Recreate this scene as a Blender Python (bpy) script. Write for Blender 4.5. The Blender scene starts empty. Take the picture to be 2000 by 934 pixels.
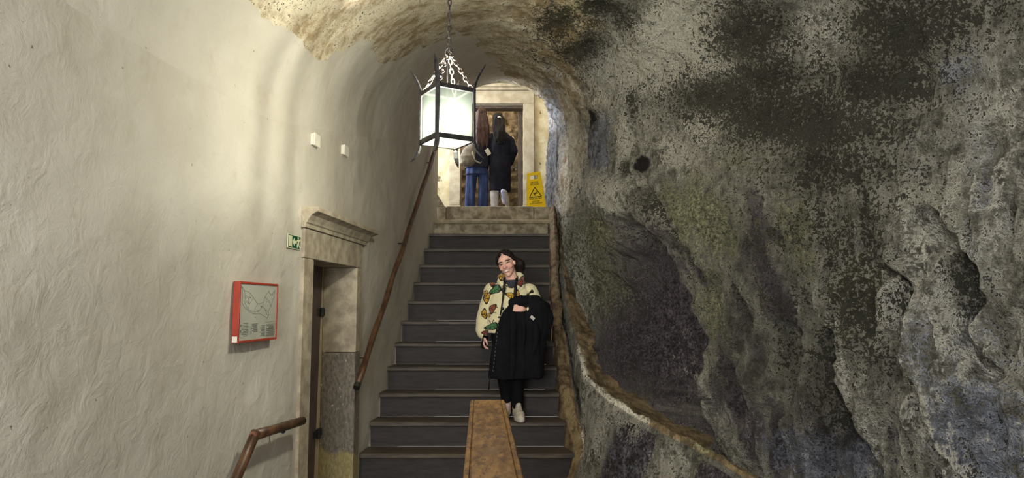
import bpy, bmesh, math, random
import numpy as np
from mathutils import Vector, Matrix, Euler

# ------------------------------------------------------------------ camera, world, lights, exposure
scene = bpy.context.scene
COL = scene.collection
F_PX, PITCH, CAM_Z = 1333.0, math.radians(5.698), 1.482
cam_data = bpy.data.cameras.new('camera')
cam_data.sensor_fit = 'HORIZONTAL'
cam_data.sensor_width = 36.0
cam_data.lens = 36.0 * F_PX / 2000.0
cam_data.clip_start = 0.02
cam = bpy.data.objects.new('camera', cam_data)
COL.objects.link(cam)
cam.location = (0, 0, CAM_Z)
cam.rotation_euler = (math.pi / 2 + PITCH, 0, 0)
scene.camera = cam

world = bpy.data.worlds.new('world')
scene.world = world
world.use_nodes = True
wbg = world.node_tree.nodes['Background']
wbg.inputs[0].default_value = (1.0, 0.955, 0.89, 1)
wbg.inputs[1].default_value = 0.38

def lamp(name, kind, loc, energy, color, size=0.1, size_y=None, target=None):
    d = bpy.data.lights.new(name, kind)
    d.energy = energy
    d.color = color
    if kind == 'AREA':
        d.size = size
        if size_y:
            d.shape = 'RECTANGLE'
            d.size_y = size_y
    else:
        d.shadow_soft_size = size
    o = bpy.data.objects.new(name, d)
    COL.objects.link(o)
    o.location = loc
    if target is not None:
        o.rotation_euler = (Vector(target) - Vector(loc)).to_track_quat('-Z', 'Y').to_euler()
    return o

# unseen daylight fill added behind the camera, window of the landing, lamp of the passage beyond it
lamp('rear_daylight_fill', 'AREA', (-0.9, -1.6, 2.0), 110, (0.93, 0.97, 1.0), 1.8, 2.0, (1.9, 4.0, 1.8))
lamp('landing_window_light', 'AREA', (-1.75, 10.5, 4.55), 52, (0.88, 0.94, 1.0), 1.1, 1.2, (0.7, 10.6, 4.2))
lamp('landing_lamp', 'POINT', (-0.2, 10.0, 5.3), 15, (1.0, 0.95, 0.87), 0.12)
lamp('passage_lamp', 'POINT', (-0.7, 12.45, 5.2), 13, (1.0, 0.93, 0.82), 0.1)

vs = scene.view_settings
scene.display_settings.display_device = 'sRGB'
vs.view_transform = 'Standard'
vs.look = 'None'
vs.gamma = 1.0
vs.use_curve_mapping = False
vs.exposure = 1.17

random.seed(7)
RNG = np.random.RandomState(11)

# ------------------------------------------------------------------ measuring helpers
CP, SP = math.cos(PITCH), math.sin(PITCH)

def at(px, py, Y):
    """point of the place seen at a pixel of the photograph, at distance Y down the stair"""
    u = (px - 1000) / F_PX
    v = (467 - py) / F_PX
    d = (u, CP - v * SP, SP + v * CP)
    k = Y / d[1]
    return Vector((d[0] * k, Y, d[2] * k + CAM_Z))

def to_px(P):
    X, Y, Z = P[:, 0], P[:, 1], P[:, 2] - CAM_Z
    Fd = np.maximum(Y * CP + Z * SP, 0.05)
    return 1000 + F_PX * X / Fd, 467 - F_PX * (-Y * SP + Z * CP) / Fd

# plane of the plastered left wall: X = -1.8 + 0.08 Y
W_T = Vector((0.08, 1.0, 0)).normalized()
W_N = Vector((1.0, -0.08, 0)).normalized()

def wall_x(Y):
    return -1.8 + 0.08 * Y

def wall_pt(Y, z, out=0.0):
    return Vector((wall_x(Y), Y, z)) + W_N * out

def on_wall(px, py, out=0.0):
    a = at(px, py, 1.0) - Vector((0, 0, CAM_Z))
    o = out * math.sqrt(1 + 0.0064)
    k = (-1.8 + o) / (a.x - 0.08 * a.y)
    return Vector((a.x * k, a.y * k, a.z * k + CAM_Z))

# ------------------------------------------------------------------ noise in numpy
_perm = RNG.rand(64, 64, 64).astype(np.float32)

def vnoise(p):
    i = np.floor(p).astype(int)
    fr = p - i
    fr = fr * fr * (3 - 2 * fr)
    i &= 63
    j = (i + 1) & 63
    def g(a, b, c):
        return _perm[a, b, c]
    x, y, z = fr[:, 0], fr[:, 1], fr[:, 2]
    c00 = g(i[:, 0], i[:, 1], i[:, 2]) * (1 - x) + g(j[:, 0], i[:, 1], i[:, 2]) * x
    c10 = g(i[:, 0], j[:, 1], i[:, 2]) * (1 - x) + g(j[:, 0], j[:, 1], i[:, 2]) * x
    c01 = g(i[:, 0], i[:, 1], j[:, 2]) * (1 - x) + g(j[:, 0], i[:, 1], j[:, 2]) * x
    c11 = g(i[:, 0], j[:, 1], j[:, 2]) * (1 - x) + g(j[:, 0], j[:, 1], j[:, 2]) * x
    return ((c00 * (1 - y) + c10 * y) * (1 - z) + (c01 * (1 - y) + c11 * y) * z) * 2 - 1

def fbm(p, octv=4, gain=0.5):
    out = np.zeros(len(p))
    a = 1.0
    for k in range(octv):
        out += a * vnoise(p * (2.03 ** k) + 17.3 * k)
        a *= gain
    return out

def ridged(p, octv=3):
    out = np.zeros(len(p))
    a = 1.0
    for k in range(octv):
        out += a * (1 - 2 * np.abs(vnoise(p * (2.1 ** k) + 9.1 * k)))
        a *= 0.5
    return out

def sstep(x, a, b):
    t = np.clip((x - a) / (b - a), 0, 1)
    return t * t * (3 - 2 * t)

# ------------------------------------------------------------------ materials
def lin(r, g, b):
    def c(v):
        v /= 255.0
        return v / 12.92 if v <= 0.04045 else ((v + 0.055) / 1.055) ** 2.4
    return (c(r), c(g), c(b), 1.0)

class NT:
    def __init__(self, name):
        self.m = bpy.data.materials.new(name)
        self.m.use_nodes = True
        self.t = self.m.node_tree
        self.b = self.t.nodes['Principled BSDF']
        self.out = self.t.nodes['Material Output']
        self.tc = self.t.nodes.new('ShaderNodeTexCoord')
        self.co = self.tc.outputs['Object']
    def link(self, a, b):
        self.t.links.new(a, b)
    def put(self, v, sock):
        if isinstance(v, bpy.types.NodeSocket):
            self.link(v, sock)
        else:
            sock.default_value = v
    def mapping(self, scale=(1, 1, 1), rot=(0, 0, 0)):
        n = self.t.nodes.new('ShaderNodeMapping')
        self.link(self.co, n.inputs[0])
        n.inputs['Scale'].default_value = scale
        n.inputs['Rotation'].default_value = rot
        return n.outputs[0]
    def noise(self, scale, detail=4, rough=0.55, vec=None, dist=0.0):
        n = self.t.nodes.new('ShaderNodeTexNoise')
        self.link(vec or self.co, n.inputs['Vector'])
        n.inputs['Scale'].default_value = scale
        n.inputs['Detail'].default_value = detail
        n.inputs['Roughness'].default_value = rough
        n.inputs['Distortion'].default_value = dist
        return n.outputs[0]
    def voronoi(self, scale, vec=None, feature='F1'):
        n = self.t.nodes.new('ShaderNodeTexVoronoi')
        n.feature = feature
        self.link(vec or self.co, n.inputs['Vector'])
        n.inputs['Scale'].default_value = scale
        return n.outputs[0]
    def math(self, op, a, b=0.0, c=None):
        n = self.t.nodes.new('ShaderNodeMath')
        n.operation = op
        self.put(a, n.inputs[0])
        self.put(b, n.inputs[1])
        if c is not None:
            self.put(c, n.inputs[2])
        return n.outputs[0]
    def ss(self, v, a, b, lo=0.0, hi=1.0):
        n = self.t.nodes.new('ShaderNodeMapRange')
        n.interpolation_type = 'SMOOTHSTEP'
        self.put(v, n.inputs[0])
        if a > b:
            a, b, lo, hi = b, a, hi, lo
        n.inputs[1].default_value = a
        n.inputs[2].default_value = b
        n.inputs[3].default_value = lo
        n.inputs[4].default_value = hi
        return n.outputs[0]
    def mix(self, f, a, b, mode='MIX'):
        n = self.t.nodes.new('ShaderNodeMix')
        n.data_type = 'RGBA'
        n.blend_type = mode
        self.put(f, n.inputs[0])
        self.put(a, n.inputs[6])
        self.put(b, n.inputs[7])
        return n.outputs[2]
    def attr(self, name):
        n = self.t.nodes.new('ShaderNodeAttribute')
        n.attribute_name = name
        s = self.t.nodes.new('ShaderNodeSeparateColor')
        self.link(n.outputs['Color'], s.inputs[0])
        return n.outputs['Color'], s.outputs[0], s.outputs[1], s.outputs[2]
    def bump(self, h, strength=0.5, dist=0.01, normal=None):
        n = self.t.nodes.new('ShaderNodeBump')
        self.put(strength, n.inputs['Strength'])
        n.inputs['Distance'].default_value = dist
        self.link(h, n.inputs['Height'])
        if normal is not None:
            self.link(normal, n.inputs['Normal'])
        return n.outputs[0]
    def done(self, color=None, rough=None, normal=None, metal=None, spec=None):
        if color is not None:
            self.put(color, self.b.inputs['Base Color'])
        if rough is not None:
            self.put(rough, self.b.inputs['Roughness'])
        if normal is not None:
            self.link(normal, self.b.inputs['Normal'])
        if metal is not None:
            self.b.inputs['Metallic'].default_value = metal
        if spec is not None:
            self.b.inputs['Specular IOR Level'].default_value = spec
        return self.m

def plain(name, c1, c2=None, scale=20, rough=0.7, bump=0.2, bscale=None, metal=0.0, spec=0.4, dist=0.003, vec_scale=None):
    t = NT(name)
    v = t.mapping(vec_scale) if vec_scale else None
    n = t.noise(scale, 5, 0.6, v)
    c2 = c2 or tuple(min(1, k * 0.72) for k in c1[:3]) + (1,)
    col = t.mix(t.ss(n, 0.32, 0.68), c1, c2)
    n2 = t.noise(bscale or scale * 3, 5, 0.6, v)
    return t.done(col, rough, t.bump(n2, bump, dist), metal, spec)

def attr_mat(name, rough=0.75, bump=0.25, bscale=250, sheen=0.0, dist=0.002):
    t = NT(name)
    c, r, g, b = t.attr('col')
    n = t.noise(bscale, 3)
    t.done(c, rough, t.bump(n, bump, dist), 0, 0.25)
    if sheen:
        t.b.inputs['Sheen Weight'].default_value = sheen
    return t.m

def cave_material(name='plaster_and_rock', tan_a=lin(156, 134, 100), tan_b=lin(224, 210, 182)):
    t = NT(name)
    _, moss, light, purple = t.attr('mask_a')
    _, green, blue, plaster = t.attr('mask_b')
    _, tan, streak, dark = t.attr('mask_c')
    n1 = t.noise(2.2, 7, 0.62, dist=0.4)
    n2 = t.noise(11, 7, 0.65, dist=0.3)
    n3 = t.noise(46, 5, 0.62)
    n4 = t.noise(120, 3, 0.6)
    vstr = t.mapping((9, 3.0, 1.1), (0.35, 0, 0))
    n5 = t.noise(3.2, 6, 0.62, vstr)
    k = t.math('ADD', t.math('MULTIPLY', n1, 0.35), t.math('ADD', t.math('MULTIPLY', n2, 0.45), t.math('MULTIPLY', n5, 0.25)))
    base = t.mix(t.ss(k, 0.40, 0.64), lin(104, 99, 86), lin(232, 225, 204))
    pur = t.mix(t.ss(t.math('ADD', t.math('MULTIPLY', n2, 0.5), t.math('MULTIPLY', n3, 0.5)), 0.38, 0.66), lin(58, 50, 54), lin(154, 140, 148))
    def fac(m, wn1=0.3, wn2=0.7, wn3=0.7, lo=0.34, hi=0.66):
        s = t.math('ADD', m, t.math('MULTIPLY', t.math('SUBTRACT', n1, 0.5), wn1 * 2))
        s = t.math('ADD', s, t.math('MULTIPLY', t.math('SUBTRACT', n2, 0.5), wn2 * 2))
        s = t.math('ADD', s, t.math('MULTIPLY', t.math('SUBTRACT', n3, 0.5), wn3 * 2))
        return t.ss(s, lo, hi)
    c = t.mix(fac(purple, 0.3, 0.5, 0.4), base, pur)
    tancol = t.mix(t.ss(t.math('ADD', t.math('MULTIPLY', n1, 0.5), t.math('MULTIPLY', n2, 0.5)), 0.40, 0.58), tan_a, tan_b)
    c = t.mix(fac(tan, 0.3, 0.5, 0.4), c, tancol)
    c = t.mix(t.math('MULTIPLY', fac(green, 0.4, 0.7, 0.7), 0.8), c, t.mix(t.ss(n3, 0.35, 0.65), lin(94, 94, 60), lin(192, 189, 144)))
    c = t.mix(t.math('MULTIPLY', fac(blue, 0.4, 0.8, 0.8), 0.8), c, t.mix(t.ss(n2, 0.35, 0.65), lin(98, 102, 114), lin(196, 200, 216)))
    grain = t.ss(t.math('ADD', t.math('MULTIPLY', n3, 0.55), t.math('MULTIPLY', n4, 0.45)), 0.38, 0.60, 0.52, 1.0)
    c = t.mix(t.ss(tan, 0.3, 0.9, 1.0, 0.45), c, grain, 'MULTIPLY')
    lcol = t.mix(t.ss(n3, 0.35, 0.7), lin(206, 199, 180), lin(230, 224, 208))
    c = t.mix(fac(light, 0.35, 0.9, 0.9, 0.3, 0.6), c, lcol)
    # dark streaks running down the rock and small pits
    st = t.ss(t.math('ADD', streak, t.math('MULTIPLY', t.math('SUBTRACT', n5, 0.5), 2.2)), 0.42, 0.85)
    c = t.mix(t.math('MULTIPLY', st, 0.5), c, lin(48, 45, 38))
    pits = t.ss(t.math('ADD', t.math('MULTIPLY', n3, 0.5), t.math('ADD', t.math('MULTIPLY', n2, 0.25), t.math('MULTIPLY', n4, 0.35))), 0.37, 0.46, 1.0, 0.0)
    c = t.mix(t.math('MULTIPLY', pits, 0.75), c, lin(44, 40, 33))
    # moss and black algae in speckled patches
    mo = fac(t.math('ADD', moss, t.math('MULTIPLY', t.math('SUBTRACT', n4, 0.5), 2.2)), 0.4, 1.0, 1.6, 0.40, 0.60)
    mcol = t.mix(t.ss(n4, 0.42, 0.62), lin(20, 19, 12), lin(54, 50, 26))
    c = t.mix(t.math('MULTIPLY', mo, 0.93), c, mcol)
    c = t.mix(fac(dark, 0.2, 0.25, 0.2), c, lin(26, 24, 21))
    # lime plaster
    pn = t.noise(1.3, 5, 0.6)
    pn2 = t.noise(7, 6, 0.65)
    pc = t.mix(t.ss(pn, 0.35, 0.68), lin(196, 188, 174), lin(184, 175, 160))
    pc = t.mix(t.math('MULTIPLY', t.ss(pn2, 0.56, 0.74), 0.35), pc, lin(170, 158, 138))
    specks = t.ss(t.noise(34, 3, 0.5), 0.735, 0.77)
    pc = t.mix(t.math('MULTIPLY', specks, 0.75), pc, lin(92, 80, 66))
    pf = t.ss(t.math('ADD', plaster, t.math('ADD', t.math('MULTIPLY', t.math('SUBTRACT', n2, 0.5), 0.5), t.math('MULTIPLY', t.math('SUBTRACT', n3, 0.5), 0.35))), 0.46, 0.54)
    c = t.mix(pf, c, pc)
    # relief
    rock_h = t.math('ADD', t.math('MULTIPLY', n2, 1.0), t.math('ADD', t.math('MULTIPLY', n3, 0.6), t.math('ADD', t.math('MULTIPLY', n5, 0.4), t.math('MULTIPLY', n4, 0.35))))
    rock_h = t.math('SUBTRACT', rock_h, t.math('MULTIPLY', mo, 0.10))
    rb = t.bump(rock_h, t.math('MULTIPLY', t.math('SUBTRACT', 1.0, t.math('MULTIPLY', pf, 0.98)), t.ss(tan, 0.3, 0.9, 1.0, 0.36)), 0.17)
    pl_h = t.math('ADD', t.math('MULTIPLY', t.noise(9, 6, 0.6, dist=0.6), 1.0), t.math('MULTIPLY', t.noise(60, 4, 0.6), 0.16))
    pb = t.bump(pl_h, t.math('MULTIPLY', pf, 0.5), 0.02, rb)
    return t.done(c, t.ss(pf, 0, 1, 0.78, 0.9), pb, 0, 0.3)

M = {}
M['cave'] = cave_material()
M['ledge'] = cave_material('earthy_ledge_rock', lin(88, 70, 46), lin(160, 138, 102))
M['iron'] = plain('wrought_iron', lin(62, 60, 58), lin(36, 34, 33), 30, 0.55, 0.35, 90, 0.35, 0.4)
M['chain_light'] = plain('pale_wound_chain', lin(58, 50, 36), lin(34, 29, 21), 60, 0.7, 0.3)
M['stone'] = plain('door_stone', lin(186, 172, 148), lin(146, 132, 112), 9, 0.85, 0.5, 55, dist=0.006)
def jamb_material():
    t = NT('jamb_stone')
    v = t.mapping((1, 1, 0.45))
    n = t.noise(60, 5, 0.65, v)
    big = t.noise(5, 4, 0.6)
    sep = t.t.nodes.new('ShaderNodeSeparateXYZ')
    t.link(t.co, sep.inputs[0])
    z = t.math('ADD', sep.outputs[2], t.math('MULTIPLY', t.math('SUBTRACT', big, 0.5), 0.5))
    c = t.mix(t.ss(n, 0.35, 0.65), lin(134, 124, 110), lin(100, 92, 81))
    c = t.mix(t.ss(z, 0.33, 0.27), c, t.mix(t.ss(n, 0.35, 0.65), lin(166, 150, 104), lin(140, 126, 88)))
    c = t.mix(t.ss(t.noise(42, 2, 0.5, t.mapping((1.6, 1.6, 0.7))), 0.69, 0.72), c, lin(206, 200, 184))
    return t.done(c, 0.85, t.bump(n, 0.5, 0.006), 0, 0.3)
M['stone_dark'] = jamb_material()
M['stone_pale'] = plain('upper_frame_stone', lin(172, 162, 140), lin(146, 134, 110), 6, 0.85, 0.4, 40, dist=0.005)
M['stone_step'] = plain('stone_step', lin(190, 176, 150), lin(122, 108, 88), 9, 0.85, 0.7, 45, dist=0.008)
M['riser'] = plain('dark_riser_board', lin(54, 45, 41), lin(36, 31, 28), 5, 0.62, 0.4, 26, vec_scale=(1, 3, 6))
M['tread'] = plain('worn_tread_board', lin(88, 76, 62), lin(54, 46, 39), 6, 0.5, 0.4, 30, vec_scale=(0.7, 6, 6))
M['wood'] = plain('varnished_rail_wood', lin(96, 66, 42), lin(48, 31, 20), 6, 0.42, 0.35, 24, vec_scale=(5, 1.2, 1.2), spec=0.5)
M['metal_cap'] = plain('dark_metal_cap', lin(62, 58, 52), lin(42, 40, 38), 30, 0.5, 0.2, metal=0.5)
M['leaf'] = plain('brown_painted_door', lin(96, 80, 74), lin(80, 66, 62), 8, 0.55, 0.15)
M['cream_strip'] = plain('cream_door_strip', lin(214, 198, 168), lin(186, 164, 130), 7, 0.6, 0.15, vec_scale=(4, 4, 1))
M['red'] = plain('red_frame_paint', lin(172, 62, 40), lin(150, 52, 34), 12, 0.45, 0.1)
M['paper'] = plain('plan_paper', lin(184, 183, 168), lin(174, 173, 158), 6, 0.4, 0.02)
M['ink'] = plain('plan_ink', lin(92, 92, 86), lin(82, 82, 78), 9, 0.6, 0.02)
M['white_plastic'] = plain('white_plastic', lin(224, 218, 202), lin(214, 206, 190), 12, 0.5, 0.05)
M['green_sign'] = plain('green_sign', lin(20, 84, 52), lin(18, 76, 48), 8, 0.4, 0.02)
M['cream_sign'] = plain('cream_sign', lin(226, 224, 186), lin(218, 216, 178), 8, 0.45, 0.02)
M['yellow'] = plain('yellow_plastic', lin(252, 212, 24), lin(246, 202, 20), 10, 0.4, 0.05)
M['black_print'] = plain('black_print', lin(24, 22, 18), lin(20, 18, 16), 10, 0.5, 0.02)
def flaking_material():
    t = NT('cream_flaking_plaster')
    n = t.noise(5, 5, 0.6)
    hol = t.noise(7.5, 6, 0.65, t.mapping((1, 1, 0.55)))
    c = t.mix(t.ss(n, 0.32, 0.68), lin(196, 184, 154), lin(172, 156, 118))
    h = t.ss(hol, 0.62, 0.66)
    c = t.mix(t.math('MULTIPLY', h, 0.85), c, lin(74, 64, 44))
    return t.done(c, 0.9, t.bump(t.math('SUBTRACT', t.noise(16, 5), t.math('MULTIPLY', h, 1.5)), 0.6, 0.02), 0, 0.3)
M['back_wall'] = flaking_material()
M['passage_rock'] = plain('passage_rock', lin(162, 142, 108), lin(122, 104, 76), 7, 0.9, 0.9, 9, dist=0.06)
M['floor'] = plain('stone_floor', lin(112, 104, 92), lin(84, 78, 70), 4, 0.7, 0.4, 20)
M['dark_door'] = plain('dark_plank_door', lin(74, 58, 46), lin(50, 40, 32), 9, 0.6, 0.3, vec_scale=(6, 6, 1))
M['black_cloth'] = plain('black_cloth', lin(21, 21, 25), lin(15, 15, 18), 14, 0.9, 0.4, 160, spec=0.15)
M['legging'] = plain('black_legging', lin(17, 17, 20), lin(12, 12, 14), 14, 0.85, 0.2, 200, spec=0.15)
M['navy_cloth'] = plain('dark_navy_cloth', lin(46, 46, 58), lin(32, 32, 42), 10, 0.9, 0.4, 120, spec=0.15)
M['denim'] = plain('blue_denim', lin(52, 68, 112), lin(26, 36, 70), 7, 0.85, 0.4, 120, vec_scale=(2, 2, 0.6))
M['pack'] = plain('grey_bag_cloth', lin(128, 120, 106), lin(94, 86, 76), 8, 0.85, 0.4, 60)
M['strap_pale'] = plain('pale_strap', lin(198, 190, 172), lin(170, 160, 142), 20, 0.8, 0.2)
M['grey_shirt'] = plain('charcoal_shirt', lin(56, 56, 68), lin(46, 46, 56), 30, 0.9, 0.3)
M['strap'] = plain('black_strap', lin(20, 19, 22), lin(14, 14, 16), 40, 0.7, 0.2)
M['shoe'] = plain('cream_sneaker', lin(196, 186, 168), lin(168, 156, 136), 26, 0.7, 0.3, 90)
M['sole'] = plain('pale_rubber_sole', lin(206, 198, 182), lin(178, 168, 150), 18, 0.7, 0.2)
M['white_cloth'] = plain('white_trouser_cloth', lin(206, 200, 196), lin(178, 170, 166), 14, 0.85, 0.3)
M['lavender'] = plain('pale_lavender_sole', lin(200, 200, 232), lin(178, 178, 214), 14, 0.7, 0.2)
M['phone'] = plain('dark_phone', lin(24, 22, 26), lin(18, 16, 20), 10, 0.25, 0.02)
M['skin'] = attr_mat('skin', 0.55, 0.08, 120)
M['fleece'] = attr_mat('printed_fleece', 0.95, 0.6, 260, 0.3, 0.004)
def hair_mat(name, a, b, vs_):
    return plain(name, a, b, 14, 0.65, 0.6, 26, vec_scale=vs_, spec=0.15)
M['hair_dark'] = hair_mat('dark_brown_hair', lin(44, 33, 30), lin(24, 18, 17), (7, 7, 1.4))
M['hair_brown'] = hair_mat('auburn_hair', lin(70, 48, 40), lin(38, 27, 24), (9, 9, 1.2))
M['hair_black'] = hair_mat('near_black_hair', lin(30, 24, 23), lin(15, 12, 12), (9, 9, 1.2))

def pane_material():
    t = NT('frosted_lamp_glass')
    nt = t.t
    tl = nt.nodes.new('ShaderNodeBsdfTranslucent')
    tp = nt.nodes.new('ShaderNodeBsdfTransparent')
    n = t.noise(160, 3)
    col = t.mix(t.ss(n, 0.3, 0.7), (0.005, 0.0057, 0.0046, 1), (0.006, 0.0066, 0.0056, 1))
    t.link(col, tl.inputs[0])
    tp.inputs[0].default_value = (0.97, 1.0, 0.93, 1)
    mx = nt.nodes.new('ShaderNodeMixShader')
    mx.inputs[0].default_value = 0.32
    t.link(tl.outputs[0], mx.inputs[1])
    t.link(tp.outputs[0], mx.inputs[2])
    t.link(mx.outputs[0], t.out.inputs[0])
    return t.m
M['pane'] = pane_material()
def bulb_material():
    t = NT('glowing_bulb')
    t.b.inputs['Emission Color'].default_value = (0.95, 1.0, 0.88, 1)
    t.b.inputs['Emission Strength'].default_value = 60
    return t.done((0.9, 0.9, 0.85, 1), 0.4)
M['bulb'] = bulb_material()

# ------------------------------------------------------------------ object helpers
def tag(o, label=None, cat=None, group=None, kind=None):
    if label:
        o['label'] = label
    if cat:
        o['category'] = cat
    if group:
        o['group'] = group
    if kind:
        o['kind'] = kind
    return o

def empty(name, loc):
    o = bpy.data.objects.new(name, None)
    o.empty_display_size = 0.1
    o.location = loc
    COL.objects.link(o)
    return o

def root_loc(parent):
    v = Vector((0, 0, 0))
    while parent is not None:
        v += parent.location
        parent = parent.parent
    return v

def place(me, name, m, parent=None, smooth=True):
    """link a mesh whose vertices are in world coordinates; origin = its own base (thing) or its parent's (part)"""
    if parent is None:
        n = len(me.vertices)
        co = np.empty(n * 3)
        me.vertices.foreach_get('co', co)
        co = co.reshape(-1, 3)
        org = Vector(((co[:, 0].min() + co[:, 0].max()) / 2, (co[:, 1].min() + co[:, 1].max()) / 2, co[:, 2].min()))
    else:
        org = root_loc(parent)
    me.transform(Matrix.Translation(-org))
    me.materials.clear()
    me.materials.append(m)
    if smooth:
        me.polygons.foreach_set('use_smooth', [True] * len(me.polygons))
    me.update()
    me.name = name
    o = bpy.data.objects.new(name, me)
    COL.objects.link(o)
    if parent is None:
        o.location = org
    else:
        o.parent = parent
    return o

def build(bm, name, m, parent=None, smooth=False, auto=None, bevel=0.0):
    bmesh.ops.recalc_face_normals(bm, faces=bm.faces)
    me = bpy.data.meshes.new(name)
    bm.to_mesh(me)
    bm.free()
    o = place(me, name, m, parent, smooth)
    if bevel:
        md = o.modifiers.new('bevel', 'BEVEL')
        md.width = bevel
        md.segments = 2
        md.limit_method = 'ANGLE'
        md.angle_limit = math.radians(40)
    return o

def frame_of(d):
    d = Vector(d).normalized()
    up = Vector((0, 0, 1)) if abs(d.z) < 0.95 else Vector((0, 1, 0))
    s = d.cross(up).normalized()
    return s, s.cross(d).normalized(), d

def box8(bm, pts):
    v = [bm.verts.new(p) for p in pts]
    for f in ((0, 3, 2, 1), (4, 5, 6, 7), (0, 1, 5, 4), (1, 2, 6, 5), (2, 3, 7, 6), (3, 0, 4, 7)):
        bm.faces.new([v[k] for k in f])

def box(bm, c, ax, ay, az, hx, hy, hz):
    c, ax, ay, az = Vector(c), Vector(ax), Vector(ay), Vector(az)
    pts = []
    for sz in (-1, 1):
        for sx, sy in ((-1, -1), (1, -1), (1, 1), (-1, 1)):
            pts.append(c + ax * sx * hx + ay * sy * hy + az * sz * hz)
    box8(bm, pts)

def abox(bm, x0, x1, y0, y1, z0, z1):
    box(bm, ((x0 + x1) / 2, (y0 + y1) / 2, (z0 + z1) / 2), (1, 0, 0), (0, 1, 0), (0, 0, 1), (x1 - x0) / 2, (y1 - y0) / 2, (z1 - z0) / 2)

def wbox(bm, Y0, Y1, z0, z1, o0, o1):
    """box in the frame of the left wall: along it, up it, out of it"""
    L = math.sqrt(1.0064)
    c = wall_pt((Y0 + Y1) / 2, (z0 + z1) / 2, (o0 + o1) / 2)
    box(bm, c, W_T, W_N, (0, 0, 1), abs(Y1 - Y0) * L / 2, abs(o1 - o0) / 2, abs(z1 - z0) / 2)

def tube(bm, pts, rad, n=10, flat=1.0, caps=True, up=None):
    """tapered tube through points; flat < 1 squashes it across"""
    pts = [Vector(p) for p in pts]
    if not isinstance(rad, (list, tuple)):
        rad = [rad] * len(pts)
    rings = []
    prev = None
    for k, p in enumerate(pts):
        d = (pts[min(k + 1, len(pts) - 1)] - pts[max(k - 1, 0)])
        if d.length < 1e-7:
            d = Vector((0, 0, 1))
        d.normalize()
        if prev is None:
            s, u, _ = frame_of(d)
            if up is not None:
                s = d.cross(Vector(up)).normalized()
                u = s.cross(d)
        else:
            s = prev - d * prev.dot(d)
            s.normalize()
            u = s.cross(d)
        prev = s
        rings.append([bm.verts.new(p + s * math.cos(2 * math.pi * q / n) * rad[k] + u * math.sin(2 * math.pi * q / n) * rad[k] * flat) for q in range(n)])
    for a, b in zip(rings, rings[1:]):
        for q in range(n):
            bm.faces.new((a[q], a[(q + 1) % n], b[(q + 1) % n], b[q]))
    if caps:
        bm.faces.new(rings[0][::-1])
        bm.faces.new(rings[-1])

def limb(bm, pts, rad, n=14, sub=6):
    """rounded organic limb: spheres swept along the joints"""
    pts = [Vector(p) for p in pts]
    P, R = [], []
    for k in range(len(pts) - 1):
        for s in range(sub):
            f = s / sub
            P.append(pts[k].lerp(pts[k + 1], f))
            R.append(rad[k] * (1 - f) + rad[k + 1] * f)
    P.append(pts[-1])
    R.append(rad[-1])
    d0 = (P[0] - P[1]).normalized()
    d1 = (P[-1] - P[-2]).normalized()
    A = [(P[0] + d0 * R[0] * math.sin(a), R[0] * math.cos(a)) for a in (1.45, 1.1, 0.75, 0.4)]
    B = [(P[-1] + d1 * R[-1] * math.sin(a), R[-1] * math.cos(a)) for a in (0.4, 0.75, 1.1, 1.45)]
    allp = [a[0] for a in A] + P + [b[0] for b in B]
    allr = [a[1] for a in A] + R + [b[1] for b in B]
    tube(bm, allp, allr, n)

def ball(bm, c, r, rot=None, seg=20, rings=14):
    if not isinstance(r, (list, tuple)):
        r = (r, r, r)
    mt = Matrix.Translation(Vector(c)) @ (rot.to_4x4() if rot is not None else Matrix.Identity(4)) @ Matrix.Diagonal((r[0], r[1], r[2], 1))
    bmesh.ops.create_uvsphere(bm, u_segments=seg, v_segments=rings, radius=1.0, matrix=mt)

def rings_loft(bm, rings, n=28, power=2.3):
    """closed loft of horizontal super-ellipses: (centre, half width, half depth)"""
    rr = []
    for c, a, b in rings:
        c = Vector(c)
        ring = []
        for q in range(n):
            t = 2 * math.pi * q / n
            ct, st = math.cos(t), math.sin(t)
            ring.append(bm.verts.new(c + Vector((a * math.copysign(abs(ct) ** (2 / power), ct), b * math.copysign(abs(st) ** (2 / power), st), 0))))
        rr.append(ring)
    for a, b in zip(rr, rr[1:]):
        for q in range(n):
            bm.faces.new((a[q], a[(q + 1) % n], b[(q + 1) % n], b[q]))
    bm.faces.new(rr[0][::-1])
    bm.faces.new(rr[-1])

def remesh(bm, name, m, parent, voxel=0.005, smooth=3, color=None, disp=None):
    """fuse overlapping pieces into one continuous skin, colour it by position"""
    bmesh.ops.recalc_face_normals(bm, faces=bm.faces)
    me = bpy.data.meshes.new('t')
    bm.to_mesh(me)
    bm.free()
    ob = bpy.data.objects.new('t', me)
    COL.objects.link(ob)
    r = ob.modifiers.new('r', 'REMESH')
    r.mode = 'VOXEL'
    r.voxel_size = voxel
    if smooth:
        s = ob.modifiers.new('s', 'SMOOTH')
        s.factor = 0.5
        s.iterations = smooth
    dg = bpy.context.evaluated_depsgraph_get()
    dg.update()
    new = bpy.data.meshes.new_from_object(ob.evaluated_get(dg))
    bpy.data.objects.remove(ob)
    bpy.data.meshes.remove(me)
    n = len(new.vertices)
    co = np.empty(n * 3)
    new.vertices.foreach_get('co', co)
    co = co.reshape(-1, 3)
    if disp is not None or color is not None:
        no = np.empty(n * 3)
        new.vertices.foreach_get('normal', no)
        no = no.reshape(-1, 3)
    if disp is not None:
        co = co + no * disp(co)[:, None]
        new.vertices.foreach_set('co', co.ravel())
    if color is not None:
        c = np.ones((n, 4), np.float32)
        c[:, :3] = color(co, no)
        a = new.color_attributes.new('col', 'FLOAT_COLOR', 'POINT')
        a.data.foreach_set('color', c.ravel())
    return place(new, name, m, parent)

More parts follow.
